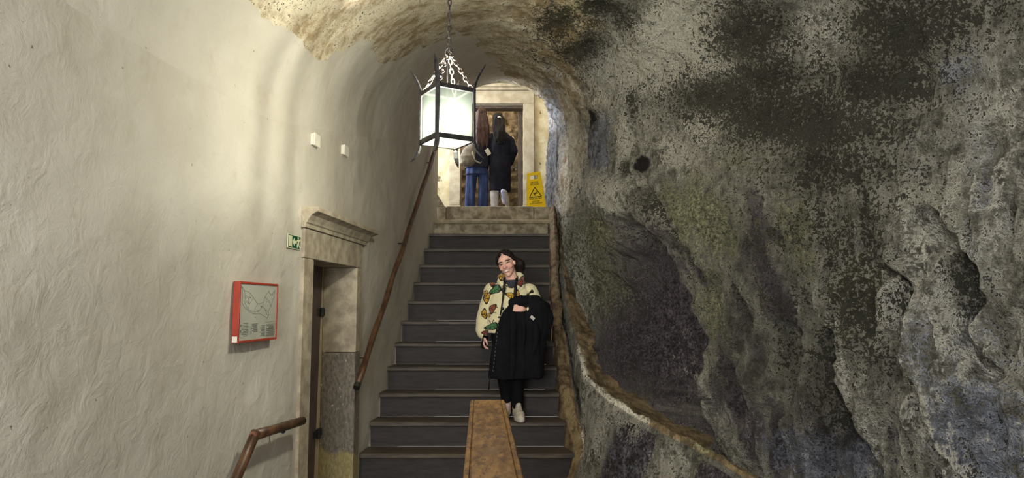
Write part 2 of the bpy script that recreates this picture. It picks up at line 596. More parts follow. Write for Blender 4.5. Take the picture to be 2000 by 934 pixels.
def grid_mesh(P, skip=None, masks=None):
    """mesh from a (rows, cols, 3) array of points"""
    nr, nc = P.shape[:2]
    idx = np.arange(nr * nc).reshape(nr, nc)
    q = np.stack([idx[:-1, :-1], idx[:-1, 1:], idx[1:, 1:], idx[1:, :-1]], -1).reshape(-1, 4)
    if skip is not None:
        q = q[~skip.reshape(-1)]
    me = bpy.data.meshes.new('g')
    me.vertices.add(nr * nc)
    me.vertices.foreach_set('co', P.reshape(-1).astype(np.float32))
    me.loops.add(len(q) * 4)
    me.loops.foreach_set('vertex_index', q.ravel().astype(np.int32))
    me.polygons.add(len(q))
    me.polygons.foreach_set('loop_start', np.arange(0, len(q) * 4, 4, dtype=np.int32))
    me.update(calc_edges=True)
    for k, v in (masks or {}).items():
        c = np.ones((nr * nc, 4), np.float32)
        c[:, :3] = np.clip(v, -1, 1)
        a = me.color_attributes.new(k, 'FLOAT_COLOR', 'POINT')
        a.data.foreach_set('color', c.ravel())
    return me

def struct(o):
    o['kind'] = 'structure'
    return o

# ------------------------------------------------------------------ shape of the passage
def interp(x, pairs):
    a = np.array(sorted(pairs))
    return np.interp(x, a[:, 0], a[:, 1])

XR = [(-2, 2.45), (1, 2.45), (2, 2.38), (2.8, 2.22), (3.4, 1.98), (4, 1.74), (4.5, 1.52), (5, 1.30), (5.6, 1.06), (6.2, 0.89), (6.8, 0.80), (7.5, 0.76), (8.6, 0.73), (9.46, 0.70), (12, 0.62)]
ZL = [(-2, 2.5), (4, 2.6), (6.5, 3.1), (9.45, 3.72), (12, 3.75)]
ZR = [(-2, 2.35), (4, 2.45), (6, 2.95), (9.45, 3.75), (12, 3.75)]
ZC = [(-2, 3.75), (4, 3.8), (6, 4.04), (7.5, 4.28), (9.45, 4.67), (12, 4.6)]

def smooth_xr(Y):
    return (interp(Y - 0.25, XR) + 2 * interp(Y, XR) + interp(Y + 0.25, XR)) / 4

def poly_dist(px, py, poly):
    """signed distance to a closed outline, positive inside"""
    poly = np.array(poly, float)
    d = np.full(len(px), 1e9)
    inside = np.zeros(len(px), bool)
    n = len(poly)
    for k in range(n):
        a, b = poly[k], poly[(k + 1) % n]
        e = b - a
        t = np.clip(((px - a[0]) * e[0] + (py - a[1]) * e[1]) / (e @ e), 0, 1)
        d = np.minimum(d, np.hypot(px - a[0] - t * e[0], py - a[1] - t * e[1]))
        c = ((a[1] > py) != (b[1] > py)) & (px < (b[0] - a[0]) * (py - a[1]) / (b[1] - a[1] + 1e-9) + a[0])
        inside ^= c
    return np.where(inside, d, -d)

def line_dist(px, py, pts):
    pts = np.array(pts, float)
    d = np.full(len(px), 1e9)
    side = np.zeros(len(px))
    for a, b in zip(pts, pts[1:]):
        e = b - a
        t = np.clip(((px - a[0]) * e[0] + (py - a[1]) * e[1]) / (e @ e), 0, 1)
        dd = np.hypot(px - a[0] - t * e[0], py - a[1] - t * e[1])
        s = np.sign((px - a[0]) * e[1] - (py - a[1]) * e[0])
        m = dd < d
        d[m] = dd[m]
        side[m] = s[m]
    return d, side

def blobs(px, py, lst):
    out = np.zeros(len(px))
    for b in lst:
        x, y, rx, ry = b[:4]
        ang = math.radians(b[4]) if len(b) > 4 else 0
        amt = b[5] if len(b) > 5 else 1.0
        dx, dy = px - x, py - y
        u = (dx * math.cos(ang) + dy * math.sin(ang)) / rx
        v = (-dx * math.sin(ang) + dy * math.cos(ang)) / ry
        r = u * u + v * v
        out = np.maximum(out, amt * np.exp(-0.75 * r))
    return out

MOSS = [(1090, 45, 45, 38), (1125, 95, 45, 30), (1185, 12, 70, 20), (1150, 60, 30, 45, 0, .7), (1470, 55, 75, 70), (1420, 190, 110, 60), (1520, 225, 150, 65), (1760, 60, 110, 85), (1860, 30, 90, 60, 0, .8),
        (1720, 160, 120, 60), (1600, 250, 170, 55), (1640, 330, 150, 60, 0, .8), (1330, 180, 22, 70, 0, .6), (1500, 150, 80, 50), (1610, 150, 60, 70, 0, .5), (1720, 470, 70, 110, -10, .75), (1690, 600, 40, 130, -14, .85), (1650, 480, 60, 100, 0, .7), (1905, 540, 16, 90, -12, .9), (1640, 730, 22, 120, -8, .8), (1730, 680, 22, 60, -20, .7), (1555, 700, 18, 100, -8, .6), (1640, 440, 110, 70, 0, .6),
        (1290, 400, 40, 35, 40, .6), (1340, 470, 25, 80, -30, .5), (1960, 20, 60, 60, 0, .5), (1240, 330, 10, 16), (1165, 228, 12, 20, 0, .9), (1560, 90, 30, 50, 0, .5), (1220, 30, 40, 30, 0, .7),
        (1060, 110, 55, 16, 25, .4), (1110, 145, 60, 12, 30, .35), (1250, 200, 14, 40, 0, .6)]
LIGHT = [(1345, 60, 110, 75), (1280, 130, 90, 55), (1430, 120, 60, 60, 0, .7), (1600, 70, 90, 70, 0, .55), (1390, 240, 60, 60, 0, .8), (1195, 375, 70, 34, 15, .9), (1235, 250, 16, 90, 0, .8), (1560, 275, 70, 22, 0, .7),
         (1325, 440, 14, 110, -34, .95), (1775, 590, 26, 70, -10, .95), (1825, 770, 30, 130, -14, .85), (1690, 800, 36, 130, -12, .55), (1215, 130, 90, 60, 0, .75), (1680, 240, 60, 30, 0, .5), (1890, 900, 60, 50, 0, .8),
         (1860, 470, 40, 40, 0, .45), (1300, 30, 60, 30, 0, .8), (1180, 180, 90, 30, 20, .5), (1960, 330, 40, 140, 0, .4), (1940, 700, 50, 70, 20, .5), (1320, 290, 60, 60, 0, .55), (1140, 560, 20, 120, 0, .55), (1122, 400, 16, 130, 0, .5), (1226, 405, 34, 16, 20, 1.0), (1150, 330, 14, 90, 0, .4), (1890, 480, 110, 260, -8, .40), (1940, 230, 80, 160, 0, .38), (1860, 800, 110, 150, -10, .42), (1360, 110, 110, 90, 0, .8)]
PURPLE = [(1270, 640, 120, 210), (1450, 740, 110, 220, -8, .5), (1560, 860, 130, 130, 0, .6), (1640, 880, 130, 90, 0, .7), (1330, 760, 60, 120), (1530, 600, 60, 120, -10, .35), (1515, 520, 26, 170, -12, .9), (1480, 520, 14, 120, -12, .6)]
GREEN = [(1150, 520, 34, 120, 0, .85), (1175, 450, 30, 50, 0, .9), (1400, 420, 90, 110, -20, .75), (1420, 600, 60, 140, -15, .7), (1450, 320, 90, 70, 0, .55), (1900, 430, 120, 150, 0, .42), (1740, 560, 80, 120, 0, .45), (1120, 470, 20, 120, 0, .5),
         (1130, 10, 60, 30, 0, .6), (1540, 480, 80, 100, 0, .5), (1420, 430, 50, 90, -25, .95), (1350, 420, 20, 100, -32, .8), (1660, 60, 60, 90, 0, .5), (1480, 90, 40, 40, 0, .6)]
BLUE = [(1080, 310, 22, 160, 0, 1.0), (1180, 290, 36, 90, 0, .75), (1900, 720, 130, 200, 0, .55), (1880, 140, 100, 70, 0, .55), (1950, 860, 110, 130, 0, .95), (1660, 900, 90, 60, 0, .8), (1580, 880, 70, 60, 0, .7), (1930, 330, 60, 200, -8, .5), (1800, 300, 100, 80, 0, .4), (1330, 360, 30, 80, -30, .3), (1690, 900, 90, 60, 0, .5)]  # blue-grey rock; lower right and landing also carry cool daylight as tint
TAN = [(1120, 330, 22, 130, 0, .95), (1100, 420, 16, 120, 0, .7), (1140, 280, 22, 60, 0, .7), (1920, 180, 80, 90, 0, .3), (1090, 250, 10, 60, 0, .4)]
DARKS = [(1268, 322, 11, 18), (1165, 228, 12, 20)]
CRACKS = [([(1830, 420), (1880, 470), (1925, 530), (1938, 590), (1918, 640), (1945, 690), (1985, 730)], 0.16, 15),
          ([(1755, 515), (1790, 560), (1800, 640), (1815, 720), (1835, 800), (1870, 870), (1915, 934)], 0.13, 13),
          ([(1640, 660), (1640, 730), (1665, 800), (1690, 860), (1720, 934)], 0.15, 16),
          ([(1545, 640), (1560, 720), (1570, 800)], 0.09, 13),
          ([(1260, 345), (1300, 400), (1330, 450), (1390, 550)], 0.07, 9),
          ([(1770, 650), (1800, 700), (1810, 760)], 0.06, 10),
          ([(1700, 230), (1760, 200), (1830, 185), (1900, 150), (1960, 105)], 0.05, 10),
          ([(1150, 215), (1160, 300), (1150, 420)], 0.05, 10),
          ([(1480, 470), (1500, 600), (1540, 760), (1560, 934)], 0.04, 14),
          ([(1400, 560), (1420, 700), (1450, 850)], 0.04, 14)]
ALCOVE = [(1212, 428), (1172, 500), (1156, 590), (1168, 650), (1196, 760), (1232, 830), (1300, 900), (1380, 930), (1404, 780), (1388, 660), (1350, 560), (1300, 470), (1256, 418)]
ROUGH = [(470, -60), (484, 0), (512, 30), (538, 56), (574, 70), (592, 95), (618, 112), (640, 118), (664, 98), (690, 86), (726, 80), (724, 106), (742, 121), (774, 110), (820, 87), (850, 76), (894, 70), (930, 78), (958, 106), (985, 138), (1005, 165), (1015, 200),
         (1060, 260), (1130, 460), (1300, 1100), (2600, 1100), (2600, -700), (470, -700)]
PATCH = [(600, 60, 60, 50, 30, .8), (760, 70, 40, 40, -30, .9), (900, 40, 160, 40, 5, .8), (690, 30, 60, 26, 0, .5), (1000, 110, 60, 22, 30, .8), (560, 30, 50, 30, 30, .8)]

def flow(P):
    """drapery of the rock: streaks that run down and lean to the right"""
    px, py = to_px(P)
    lean = np.interp(px, [1150, 1300, 1450, 1700, 2000], [0.1, 0.52, 0.32, 0.16, 0.22])
    q = px - (py - 500) * lean
    z0 = np.full(len(px), 3.7)
    fine = fbm(np.stack([q / 15, py / 120, z0], 1), 3)
    wide = fbm(np.stack([q / 48 + 7, py / 330, z0 + 9], 1), 3)
    w = sstep(py, 230, 420) * sstep(px, 1180, 1260)
    return fine, wide, w

def masks_for(P):
    px, py = to_px(P)
    sf, sw, swt = flow(P)
    wob = 12 * vnoise(P * 5.0) + 7 * vnoise(P * 14.0)
    d = poly_dist(px, py, ROUGH) + wob
    beh = P[:, 1] < 1.8
    plaster = 1 - sstep(d, -6, 6)
    plaster[(P[:, 0] < -1.0) & (P[:, 1] < 3.0)] = 1.0
    plaster[P[:, 0] > 0.6] = 0.0
    ceil_tan = np.maximum(blobs(px, py, PATCH) * 0.9, 0.9 * (1 - sstep(px + 40 * vnoise(P * 3), 1080, 1260)) * (1 - sstep(py, 220, 300)))
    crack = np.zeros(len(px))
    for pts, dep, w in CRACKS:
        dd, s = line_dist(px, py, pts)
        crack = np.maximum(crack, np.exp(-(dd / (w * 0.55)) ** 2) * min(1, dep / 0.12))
    a = np.stack([blobs(px, py, MOSS), blobs(px, py, LIGHT), blobs(px, py, PURPLE)], 1)
    b = np.stack([blobs(px, py, GREEN), blobs(px, py, BLUE), plaster], 1)
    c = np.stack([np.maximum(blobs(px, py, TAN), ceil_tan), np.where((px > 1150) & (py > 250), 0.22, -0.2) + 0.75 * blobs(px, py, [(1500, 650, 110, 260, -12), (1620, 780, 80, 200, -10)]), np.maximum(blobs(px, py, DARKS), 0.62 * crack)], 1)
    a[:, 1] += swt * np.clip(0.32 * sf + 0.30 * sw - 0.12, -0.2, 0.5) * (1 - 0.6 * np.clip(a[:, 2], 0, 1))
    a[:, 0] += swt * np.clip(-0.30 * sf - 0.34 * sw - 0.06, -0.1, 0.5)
    b[:, 0] += swt * np.clip(0.35 * sw, -0.2, 0.3) * (px < 1700)
    a[:, 2] += swt * np.clip(-0.4 * fbm(np.stack([sw * 2, sf, py / 200], 1), 2), -0.2, 0.3) * (py > 450)
    off = (px > 2080) | beh | (py < -80)
    for k in (a,):
        k[off, 0] = 0.4 * (vnoise(P[off] * 1.7) > 0)
    return {'mask_a': a, 'mask_b': b, 'mask_c': c}, plaster

def grid_normals(P, flip=1):
    du = np.gradient(P, axis=1)
    dv = np.gradient(P, axis=0)
    n = np.cross(du, dv) * flip
    n /= np.linalg.norm(n, axis=2, keepdims=True) + 1e-9
    return n

def relief(P, plaster, rockw):
    """displacement of plaster and rock, a function of position only"""
    amp_r = 0.055 * fbm(P * 1.3, 3) + 0.05 * fbm(P * np.array([4.2, 3.2, 1.9]), 4) + 0.024 * ridged(P * np.array([9, 7, 5.0]), 3) + 0.010 * ridged(P * np.array([21, 18, 15.0]), 2)
    amp_p = 0.012 * fbm(P * 1.6, 3) + 0.0022 * fbm(P * 9, 3)
    return amp_p * (1 - rockw) + amp_r * rockw

def rock_weight(P):
    """0 on the left wall, growing across the vault to 1 on the natural rock"""
    w = sstep(P[:, 0], -0.6, 0.7)
    w = np.where(P[:, 1] > 5.5, w, np.maximum(w, sstep(P[:, 0], -0.9, 0.6)))
    return w

MC = M['cave']
# --- left wall, with the doorway cut out
DY0, DY1, DZ = 4.70, 5.86, 1.93
Ys = np.unique(np.concatenate([np.linspace(-1.5, 2, 12), np.linspace(2, DY0, 110), np.linspace(DY0, DY1, 30), np.linspace(DY1, 9.45, 70)]))
vt = np.unique(np.concatenate([np.linspace(0, 1, 130)]))
zz_top = interp(Ys, ZL)
P = np.zeros((len(vt) + 1, len(Ys), 3))
vz = np.linspace(0, DZ, 70)
vz2 = np.linspace(0, 1, 62)[1:]
rows = []
for z in vz:
    rows.append(np.stack([wall_x(Ys), Ys, np.full(len(Ys), z)], 1))
for f in vz2:
    rows.append(np.stack([wall_x(Ys), Ys, DZ + (zz_top - DZ) * f], 1))
P = np.array(rows)
flat = P.reshape(-1, 3)
mk, pl = masks_for(flat)
nrm = np.zeros_like(P)
nrm[:, :] = np.array(W_N)
dsp = relief(flat, pl, rock_weight(flat)).reshape(P.shape[:2])
near_door = (np.abs(P[:, :, 1] - 5.28) < 0.75) & (P[:, :, 2] < 2.3)
dsp = np.where(near_door, np.minimum(dsp * 0.2, 0.0), dsp)
P = P + nrm * dsp[:, :, None]
yc = (P[:-1, :-1, 1] + P[1:, 1:, 1]) / 2
zc = (P[:-1, :-1, 2] + P[1:, 1:, 2]) / 2
skip = (yc > DY0) & (yc < DY1) & (zc < DZ)
# the stair-side end of the wall
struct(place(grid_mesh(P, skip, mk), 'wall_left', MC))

# --- vault
Yc = np.concatenate([np.linspace(-1.5, 2.4, 12)[:-1], np.linspace(2.4, 9.45, 230)])
tt = np.linspace(0, math.pi, 240)
xl, xr = wall_x(Yc), smooth_xr(Yc)
zl, zr, zcn = interp(Yc, ZL), interp(Yc, ZR), interp(Yc, ZC)
rows = []
for t in tt:
    s = (1 - math.cos(t)) / 2
    zs = zl * (1 - s) + zr * s
    rows.append(np.stack([(xl + xr) / 2 - (xr - xl) / 2 * math.cos(t), Yc, zs + (zcn - zs) * math.sin(t) ** 0.95], 1))
P = np.array(rows)
VAULT_END_LEFT = P[:, -1].copy()
flat = P.reshape(-1, 3)
mk, pl = masks_for(flat)
nrm = grid_normals(P)
cc = np.stack([(xl + xr) / 2, Yc, np.full(len(Yc), 2.5)], 1)[None]
sg = np.sign(np.sum(nrm * (cc - P), axis=2, keepdims=True))
nrm *= sg
P = P + nrm * relief(flat, pl, rock_weight(flat)).reshape(P.shape[:2])[:, :, None]
lo_ = P[:1] + np.array([-0.05, 0, -0.12])
hi_ = P[-1:] + np.array([0.06, 0, -0.14])
P = np.concatenate([lo_, P, hi_], 0)
for k_ in mk:
    g_ = mk[k_].reshape(len(tt), len(Yc), 3)
    mk[k_] = np.concatenate([g_[:1], g_, g_[-1:]], 0).reshape(-1, 3)
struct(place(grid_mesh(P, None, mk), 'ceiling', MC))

# --- rock wall on the right
Yr = np.concatenate([np.linspace(-1.5, 2.3, 14)[:-1], np.exp(np.linspace(math.log(2.3), math.log(11.75), 430))])
vr = np.linspace(0, 1, 330)
xr, zr = smooth_xr(Yr), interp(Yr, ZR) 
zr = np.where(Yr > 9.45, 5.6, zr)
zr = np.where((Yr > 9.40) & (Yr <= 9.45), interp(Yr, ZR), zr)
rows = []
for f in vr:
    rows.append(np.stack([xr, Yr, zr * f], 1))
P = np.array(rows)
flat = P.reshape(-1, 3)
mk, pl = masks_for(flat)
nrm = np.zeros_like(P)
dx = np.gradient(xr, Yr)
nn = np.stack([-np.ones(len(Yr)), dx, np.zeros(len(Yr))], 1)
nn /= np.linalg.norm(nn, axis=1, keepdims=True)
nrm[:, :] = nn[None]
px, py = to_px(flat)
d = relief(flat, pl, rock_weight(flat))
top_fade = np.repeat(np.clip((1 - vr) / 0.12, 0, 1), len(Yr))
sh = np.zeros(len(flat))
wob = 10 * vnoise(flat * 4) + 5 * vnoise(flat * 11)
al = poly_dist(px, py, ALCOVE) + wob
sh -= 0.42 * sstep(al, -6, 46)
sh += blobs(px, py, [(1235, 385, 70, 34, 10, .16), (1130, 480, 40, 150, 0, .05), (1330, 430, 26, 130, -34, .10), (1470, 420, 90, 160, -15, .08), (1780, 640, 30, 140, -12, .08), (1620, 760, 30, 180, -10, .09), (1880, 760, 70, 200, -10, .10), (1690, 250, 200, 40, -8, .09)]) 
for pts, dep, w in CRACKS:
    dd, s = line_dist(px, py, pts)
    prof = np.exp(-(dd / w) ** 2)
    ledge = 0.55 * dep * np.exp(-dd / (w * 4)) * (s > 0)
    sh += -dep * prof + ledge * (1 - prof)
strk = 0.04 * ridged(np.stack([flat[:, 1] * 5 + flat[:, 2] * 1.6, flat[:, 0] * 2, flat[:, 2] * 0.7], 1), 3) * sstep(py, 330, 520) * (px > 1380)
sh += strk
f1_, f2_, fw_ = flow(flat)
sh += fw_ * (0.022 * f1_ + 0.05 * f2_)
far = flat[:, 1] > 9.45
d = d + sh * top_fade * np.where(far, 0.3, 1.0)
P = P + nrm * d.reshape(P.shape[:2])[:, :, None]
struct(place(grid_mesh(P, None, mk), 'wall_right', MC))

# --- rock ledge and curb beside the steps (heights across, keyed along the stair)
def stair_z(Y):
    return (Y - 5.757) * 0.779
XS = [(5.5, 0.60), (6.04, 0.545), (6.33, 0.495), (6.61, 0.455), (7.2, 0.45), (8.0, 0.452), (8.6, 0.487), (9.2, 0.51), (9.5, 0.53)]
XRIDGE = [(2.6, 2.1), (3.0, 1.92), (3.6, 1.66), (4.1, 1.44), (4.5, 1.30), (5, 1.06), (5.6, 0.83), (6.2, 0.665), (7.27, 0.60), (8.4, 0.615), (9.4, 0.64)]
ZRIDGE = [(2.6, .25), (3, .32), (4.1, .47), (4.5, .54), (5, .63), (5.6, .74), (6.2, .86), (7.27, 1.49), (8.4, 2.05), (9.4, 2.66)]
Yg = np.concatenate([np.linspace(2.6, 5.2, 110), np.linspace(5.2, 9.4, 230)[1:]])
rows = []
XRg = smooth_xr(Yg)
for Y, xw in zip(Yg, XRg):
    xg, zg = float(interp(Y, XRIDGE)), float(interp(Y, ZRIDGE))
    xw = xw + 0.5 if Y < 7 else xw + 0.12
    up = float(sstep(np.array([Y]), 5.75, 6.15)[0])
    xs = float(interp(Y, XS))
    zs = max(0.0, stair_z(Y))
    w = xg - xs
    A = [(xs - 0.02, zs - 0.25), (xs + 0.005, zs + 0.0), (xs + 0.03, zs + 0.035), (xs + w * 0.45, zs + 0.07), (xs + w * 0.62, zs + 0.05), (xs + w * 0.78, max(zs - 0.02, zg - 0.25)), (xs + w * 0.9, zg - 0.05), (xg, zg), (xg + 0.05, zg - 0.02), (xg + 0.12, zg - 0.08), (xw, zg - 0.16)]
    x0 = xg - 0.34
    B = [(x0 - 0.02, -0.05), (x0, 0.0), (x0 + 0.05, 0.05), (x0 + 0.11, zg * 0.22), (x0 + 0.14, zg * 0.34), (x0 + 0.2, zg * 0.58), (x0 + 0.28, zg * 0.88), (xg, zg), (xg + 0.05, zg - 0.02), (xg + 0.14, zg - 0.09), (max(xw, xg + 0.3), zg - 0.24)]
    Q = np.array(A) * up + np.array(B) * (1 - up)
    seg = np.concatenate([[0], np.cumsum(np.hypot(*np.diff(Q, axis=0).T))])
    u = np.linspace(0, 1, 64) * seg[-1]
    kn = np.linspace(0, len(Q) - 1, 64)
    xx = np.interp(kn, np.arange(len(Q)), Q[:, 0])
    zz = np.interp(kn, np.arange(len(Q)), Q[:, 1])
    rows.append(np.stack([xx, np.full(64, Y), zz], 1))
P = np.array(rows)
nrm = grid_normals(P)
sg = np.where(nrm[:, :, 2:3] < 0, -1.0, 1.0)
nrm = nrm * sg
flat = P.reshape(-1, 3)
lump = 0.024 * fbm(flat * 3.2, 3) + 0.010 * fbm(flat * 10, 3) + 0.006 * ridged(flat * 17, 2)
edge = np.tile(np.clip(np.arange(64) / 9.0, 0.15, 1), len(Yg))
P = P + nrm * (lump * edge).reshape(P.shape[:2])[:, :, None]
kk = np.tile(np.arange(64), len(Yg)) / 63.0
Yf = flat[:, 1]
a = np.zeros((len(flat), 3))
b = np.zeros((len(flat), 3))
c = np.zeros((len(flat), 3))
crest = np.exp(-((kk - 0.66) / 0.09) ** 2)
face = np.exp(-((kk - 0.5) / 0.14) ** 2)
lowY = sstep(-Yf, -6.5, -6.0)
a[:, 1] = np.maximum(crest * 0.75 * sstep(-Yf, -6.9, -6.3) * sstep(Yf, 4.9, 5.3), face * 0.8 * lowY * sstep(Yf, 5.35, 5.7))
a[:, 1] = np.maximum(a[:, 1], face * 0.85 * np.exp(-((Yf - 4.75) / 0.18) ** 2))
a[:, 2] = 0.75 * sstep(-Yf, -5.55, -5.35) * np.where(np.abs(Yf - 4.75) < 0.2, 0.2, 1) * (kk < 0.62)
b[:, 0] = np.exp(-((Yf - 4.6) / 0.22) ** 2) * 0.5
b[:, 1] = face * lowY * 0.35
c[:, 0] = np.where(kk < 0.42, 0.85, 0.3) * sstep(Yf, 5.5, 6.0)
c[:, 0] = np.maximum(c[:, 0], np.where(kk > 0.66, 0.75, 0))
c[:, 1] = np.where(kk < 0.42, 0.3, 0.5)
c[:, 2] = np.where(kk < 0.40, 0.12, 0.05) + np.where(kk > 0.74, 0.16, 0) + np.exp(-((kk - 0.47) / 0.05) ** 2) * 0.55 * sstep(Yf, 5.9, 6.3)
b[:, 2] = 0
struct(place(grid_mesh(P, None, {'mask_a': a, 'mask_b': b, 'mask_c': c}), 'trim_1', M['ledge']))

# ------------------------------------------------------------------ floors, landing, back wall
LZ = 2.886
bm = bmesh.new()
abox(bm, -1.95, 2.5, -1.5, 6.1, -0.1, 0.0)
struct(build(bm, 'floor', M['floor']))
bm = bmesh.new()
abox(bm, -2.3, 0.75, 9.78, 14.2, LZ - 0.25, LZ)
struct(build(bm, 'floor_landing', M['floor']))
bm = bmesh.new()
BY = 11.7
OX0, OX1, OZ = -0.90, 0.197, 5.037
FX0, FX1, FZ = -1.085, 0.388, 5.262
abox(bm, -2.3, OX0 - 0.08, BY, BY + 0.3, LZ, 5.7)
abox(bm, OX1 + 0.08, 0.95, BY, BY + 0.3, LZ, 5.7)
abox(bm, OX0 - 0.08, OX1 + 0.08, BY, BY + 0.3, OZ + 0.08, 5.7)
struct(build(bm, 'wall_back', M['back_wall']))
bm = bmesh.new()
abox(bm, -2.3, -2.15, 9.5, BY, LZ, 5.7)
abox(bm, -2.3, -1.06, 9.47, 9.6, LZ, 5.7)
struct(build(bm, 'wall_landing', M['back_wall']))
bm = bmesh.new()
abox(bm, -2.3, 0.95, 9.47, BY + 0.3, 5.7, 5.8)
struct(build(bm, 'ceiling_landing', M['back_wall']))
# spandrel over the end of the vault
bm = bmesh.new()
pts = [Vector(p) for p in VAULT_END_LEFT[::12]]
for dy in (0.03,):
    lo = [bm.verts.new((p.x, 9.47, p.z + 0.03)) for p in pts]
    hi = [bm.verts.new((p.x, 9.47, 5.75)) for p in pts]
    lo2 = [bm.verts.new((p.x, 9.57, p.z + 0.03)) for p in pts]
    hi2 = [bm.verts.new((p.x, 9.57, 5.75)) for p in pts]
    for k in range(len(pts) - 1):
        bm.faces.new((lo[k], lo[k + 1], hi[k + 1], hi[k]))
        bm.faces.new((lo2[k], hi2[k], hi2[k + 1], lo2[k + 1]))
        bm.faces.new((lo[k], lo2[k], lo2[k + 1], lo[k + 1]))
struct(build(bm, 'trim_2', M['back_wall']))
# rough rock seen through the upper doorway
Xs, Zs = np.meshgrid(np.linspace(-2.2, 1.0, 120), np.linspace(LZ - .1, 5.9, 110))
P = np.stack([Xs, np.full_like(Xs, 13.1), Zs], 2)
fl = P.reshape(-1, 3)
P[:, :, 1] += (0.22 * fbm(fl * 1.7, 4) + 0.09 * ridged(fl * np.array([4.0, 1, 5.5]), 3)).reshape(Xs.shape)
struct(place(grid_mesh(P), 'wall_passage', M['passage_rock']))
bm = bmesh.new()
abox(bm, -2.3, -2.2, BY + .3, 13.3, LZ, 5.8)
abox(bm, 0.9, 1.0, BY + .3, 13.3, LZ, 5.8)
abox(bm, -2.3, 1.0, BY + .3, 13.4, 5.8, 5.9)
struct(build(bm, 'wall_passage_sides', M['passage_rock']))
# sloping stone at the left of the landing
bm = bmesh.new()
q = [at(846, 366, 9.5), at(868, 403, 9.5), at(846, 403, 9.5)]
f = [bm.verts.new(p) for p in q]
g = [bm.verts.new(p + Vector((0, 0.35, 0))) for p in q]
bm.faces.new(f)
bm.faces.new(g[::-1])
for k in range(3):
    bm.faces.new((f[k], f[(k + 1) % 3], g[(k + 1) % 3], g[k]))
struct(build(bm, 'trim_3', M['stone_step'], bevel=0.01))

# upper doorway
d2 = empty('door_2', (OX0, BY, LZ))
tag(d2, 'pale stone doorway at the top of the stairs with a dark open door', 'doorway', kind='structure')
for x0, x1 in ((FX0, OX0), (OX1, FX1)):
    bm = bmesh.new()
    abox(bm, x0, x1, BY - 0.05, BY + 0.32, LZ + 0.42, OZ)
    j = build(bm, 'jamb', M['stone_pale'], d2, bevel=0.008)
    bm = bmesh.new()
    s = 0.035 if x0 == FX0 else 0
    t_ = 0.035 if x0 != FX0 else 0
    abox(bm, x0 - 0.015, x1 + 0.015, BY - 0.085, BY + 0.30, LZ, LZ + 0.34)
    abox(bm, x0, x1, BY - 0.07, BY + 0.30, LZ + 0.34, LZ + 0.42)
    build(bm, 'plinth', M['stone_pale'], j, bevel=0.012)
bm = bmesh.new()
abox(bm, FX0, FX1, BY - 0.05, BY + 0.32, OZ, FZ)
build(bm, 'lintel', M['stone_pale'], d2, bevel=0.008)
bm = bmesh.new()
abox(bm, FX0 - 0.06, FX1 + 0.05, BY - 0.10, BY, FZ + 0.005, FZ + 0.05)
abox(bm, FX0 - 0.1, FX1 + 0.09, BY - 0.15, BY, FZ + 0.05, FZ + 0.11)
build(bm, 'cornice', M['stone_pale'], d2, bevel=0.01)
bm = bmesh.new()
abox(bm, OX1 - 0.085, OX1 - 0.02, BY + 0.34, BY + 1.05, LZ + 0.02, OZ - 0.03)
leaf2 = build(bm, 'door_leaf', M['dark_door'], d2, bevel=0.006)
bm = bmesh.new()
tube(bm, [(OX1 - 0.09, BY + 0.5, 4.0), (OX1 - 0.16, BY + 0.5, 4.0), (OX1 - 0.16, BY + 0.62, 3.98)], 0.014)
box(bm, (OX1 - 0.095, BY + 0.5, 3.97), (1, 0, 0), (0, 1, 0), (0, 0, 1), 0.008, 0.03, 0.11)
build(bm, 'handle', M['iron'], leaf2)
bm = bmesh.new()
abox(bm, OX0 + 0.0, OX1, BY + 0.1, BY + 0.3, OZ - 0.05, OZ - 0.005)
build(bm, 'head_beam', M['dark_door'], d2)

# ------------------------------------------------------------------ staircase
XLs = {1: -1.312, 2: -1.272, 3: -1.245, 4: -1.225, 5: -1.198, 6: -1.18, 7: -1.16, 8: -1.138, 9: -1.11, 10: -1.09, 11: -1.08, 12: -1.085, 13: -1.09}
XRs = {1: .539, 2: .49, 3: .45, 4: .447, 5: .443, 6: .438, 7: .438, 8: .446, 9: .463, 10: .48, 11: .492, 12: .506, 13: .609}
st = empty('staircase', (-0.4, 6.0, 0))
tag(st, 'steep dark staircase with worn treads and two stone steps at its top', 'staircase')
st['kind'] = 'thing'
RH, TD, Y0 = 0.222, 0.285, 5.757
for i in range(1, 12):
    Yi, z = Y0 + TD * i, RH * i
    xl_, xr_ = XLs[i] - 0.02, XRs[i]
    bm = bmesh.new()
    n = 16
    dip = [0.006 * math.sin(k * 1.1 + i) for k in range(n + 1)]
    prof = [(0.0, -0.008), (0.008, 0.0), (0.05, 0.001), (TD + 0.03, 0.0), (TD + 0.03, -0.042), (0.006, -0.042), (0.0, -0.034)]
    cols = []
    for k in range(n + 1):
        x = xl_ + (xr_ - xl_) * k / n
        sag = -0.006 * math.exp(-((k / n - 0.55) / 0.28) ** 2)
        cols.append([bm.verts.new((x, Yi + a + (0.4 * dip[k] if a < 0.02 else 0), z + b + (sag if b > -0.02 and a < 0.2 else 0))) for a, b in prof])
    m = len(prof)
    for a, b in zip(cols, cols[1:]):
        for k in range(m):
            bm.faces.new((a[k], a[(k + 1) % m], b[(k + 1) % m], b[k]))
    bm.faces.new(cols[0])
    bm.faces.new(cols[-1][::-1])
    build(bm, 'tread', M['tread'], st)
    bm = bmesh.new()
    abox(bm, xl_ + 0.005, xr_ - 0.012, Yi + 0.03, Yi + 0.06, z - RH + (0.001 if i > 1 else 0.0), z - 0.042)
    build(bm, 'riser', M['riser'], st)
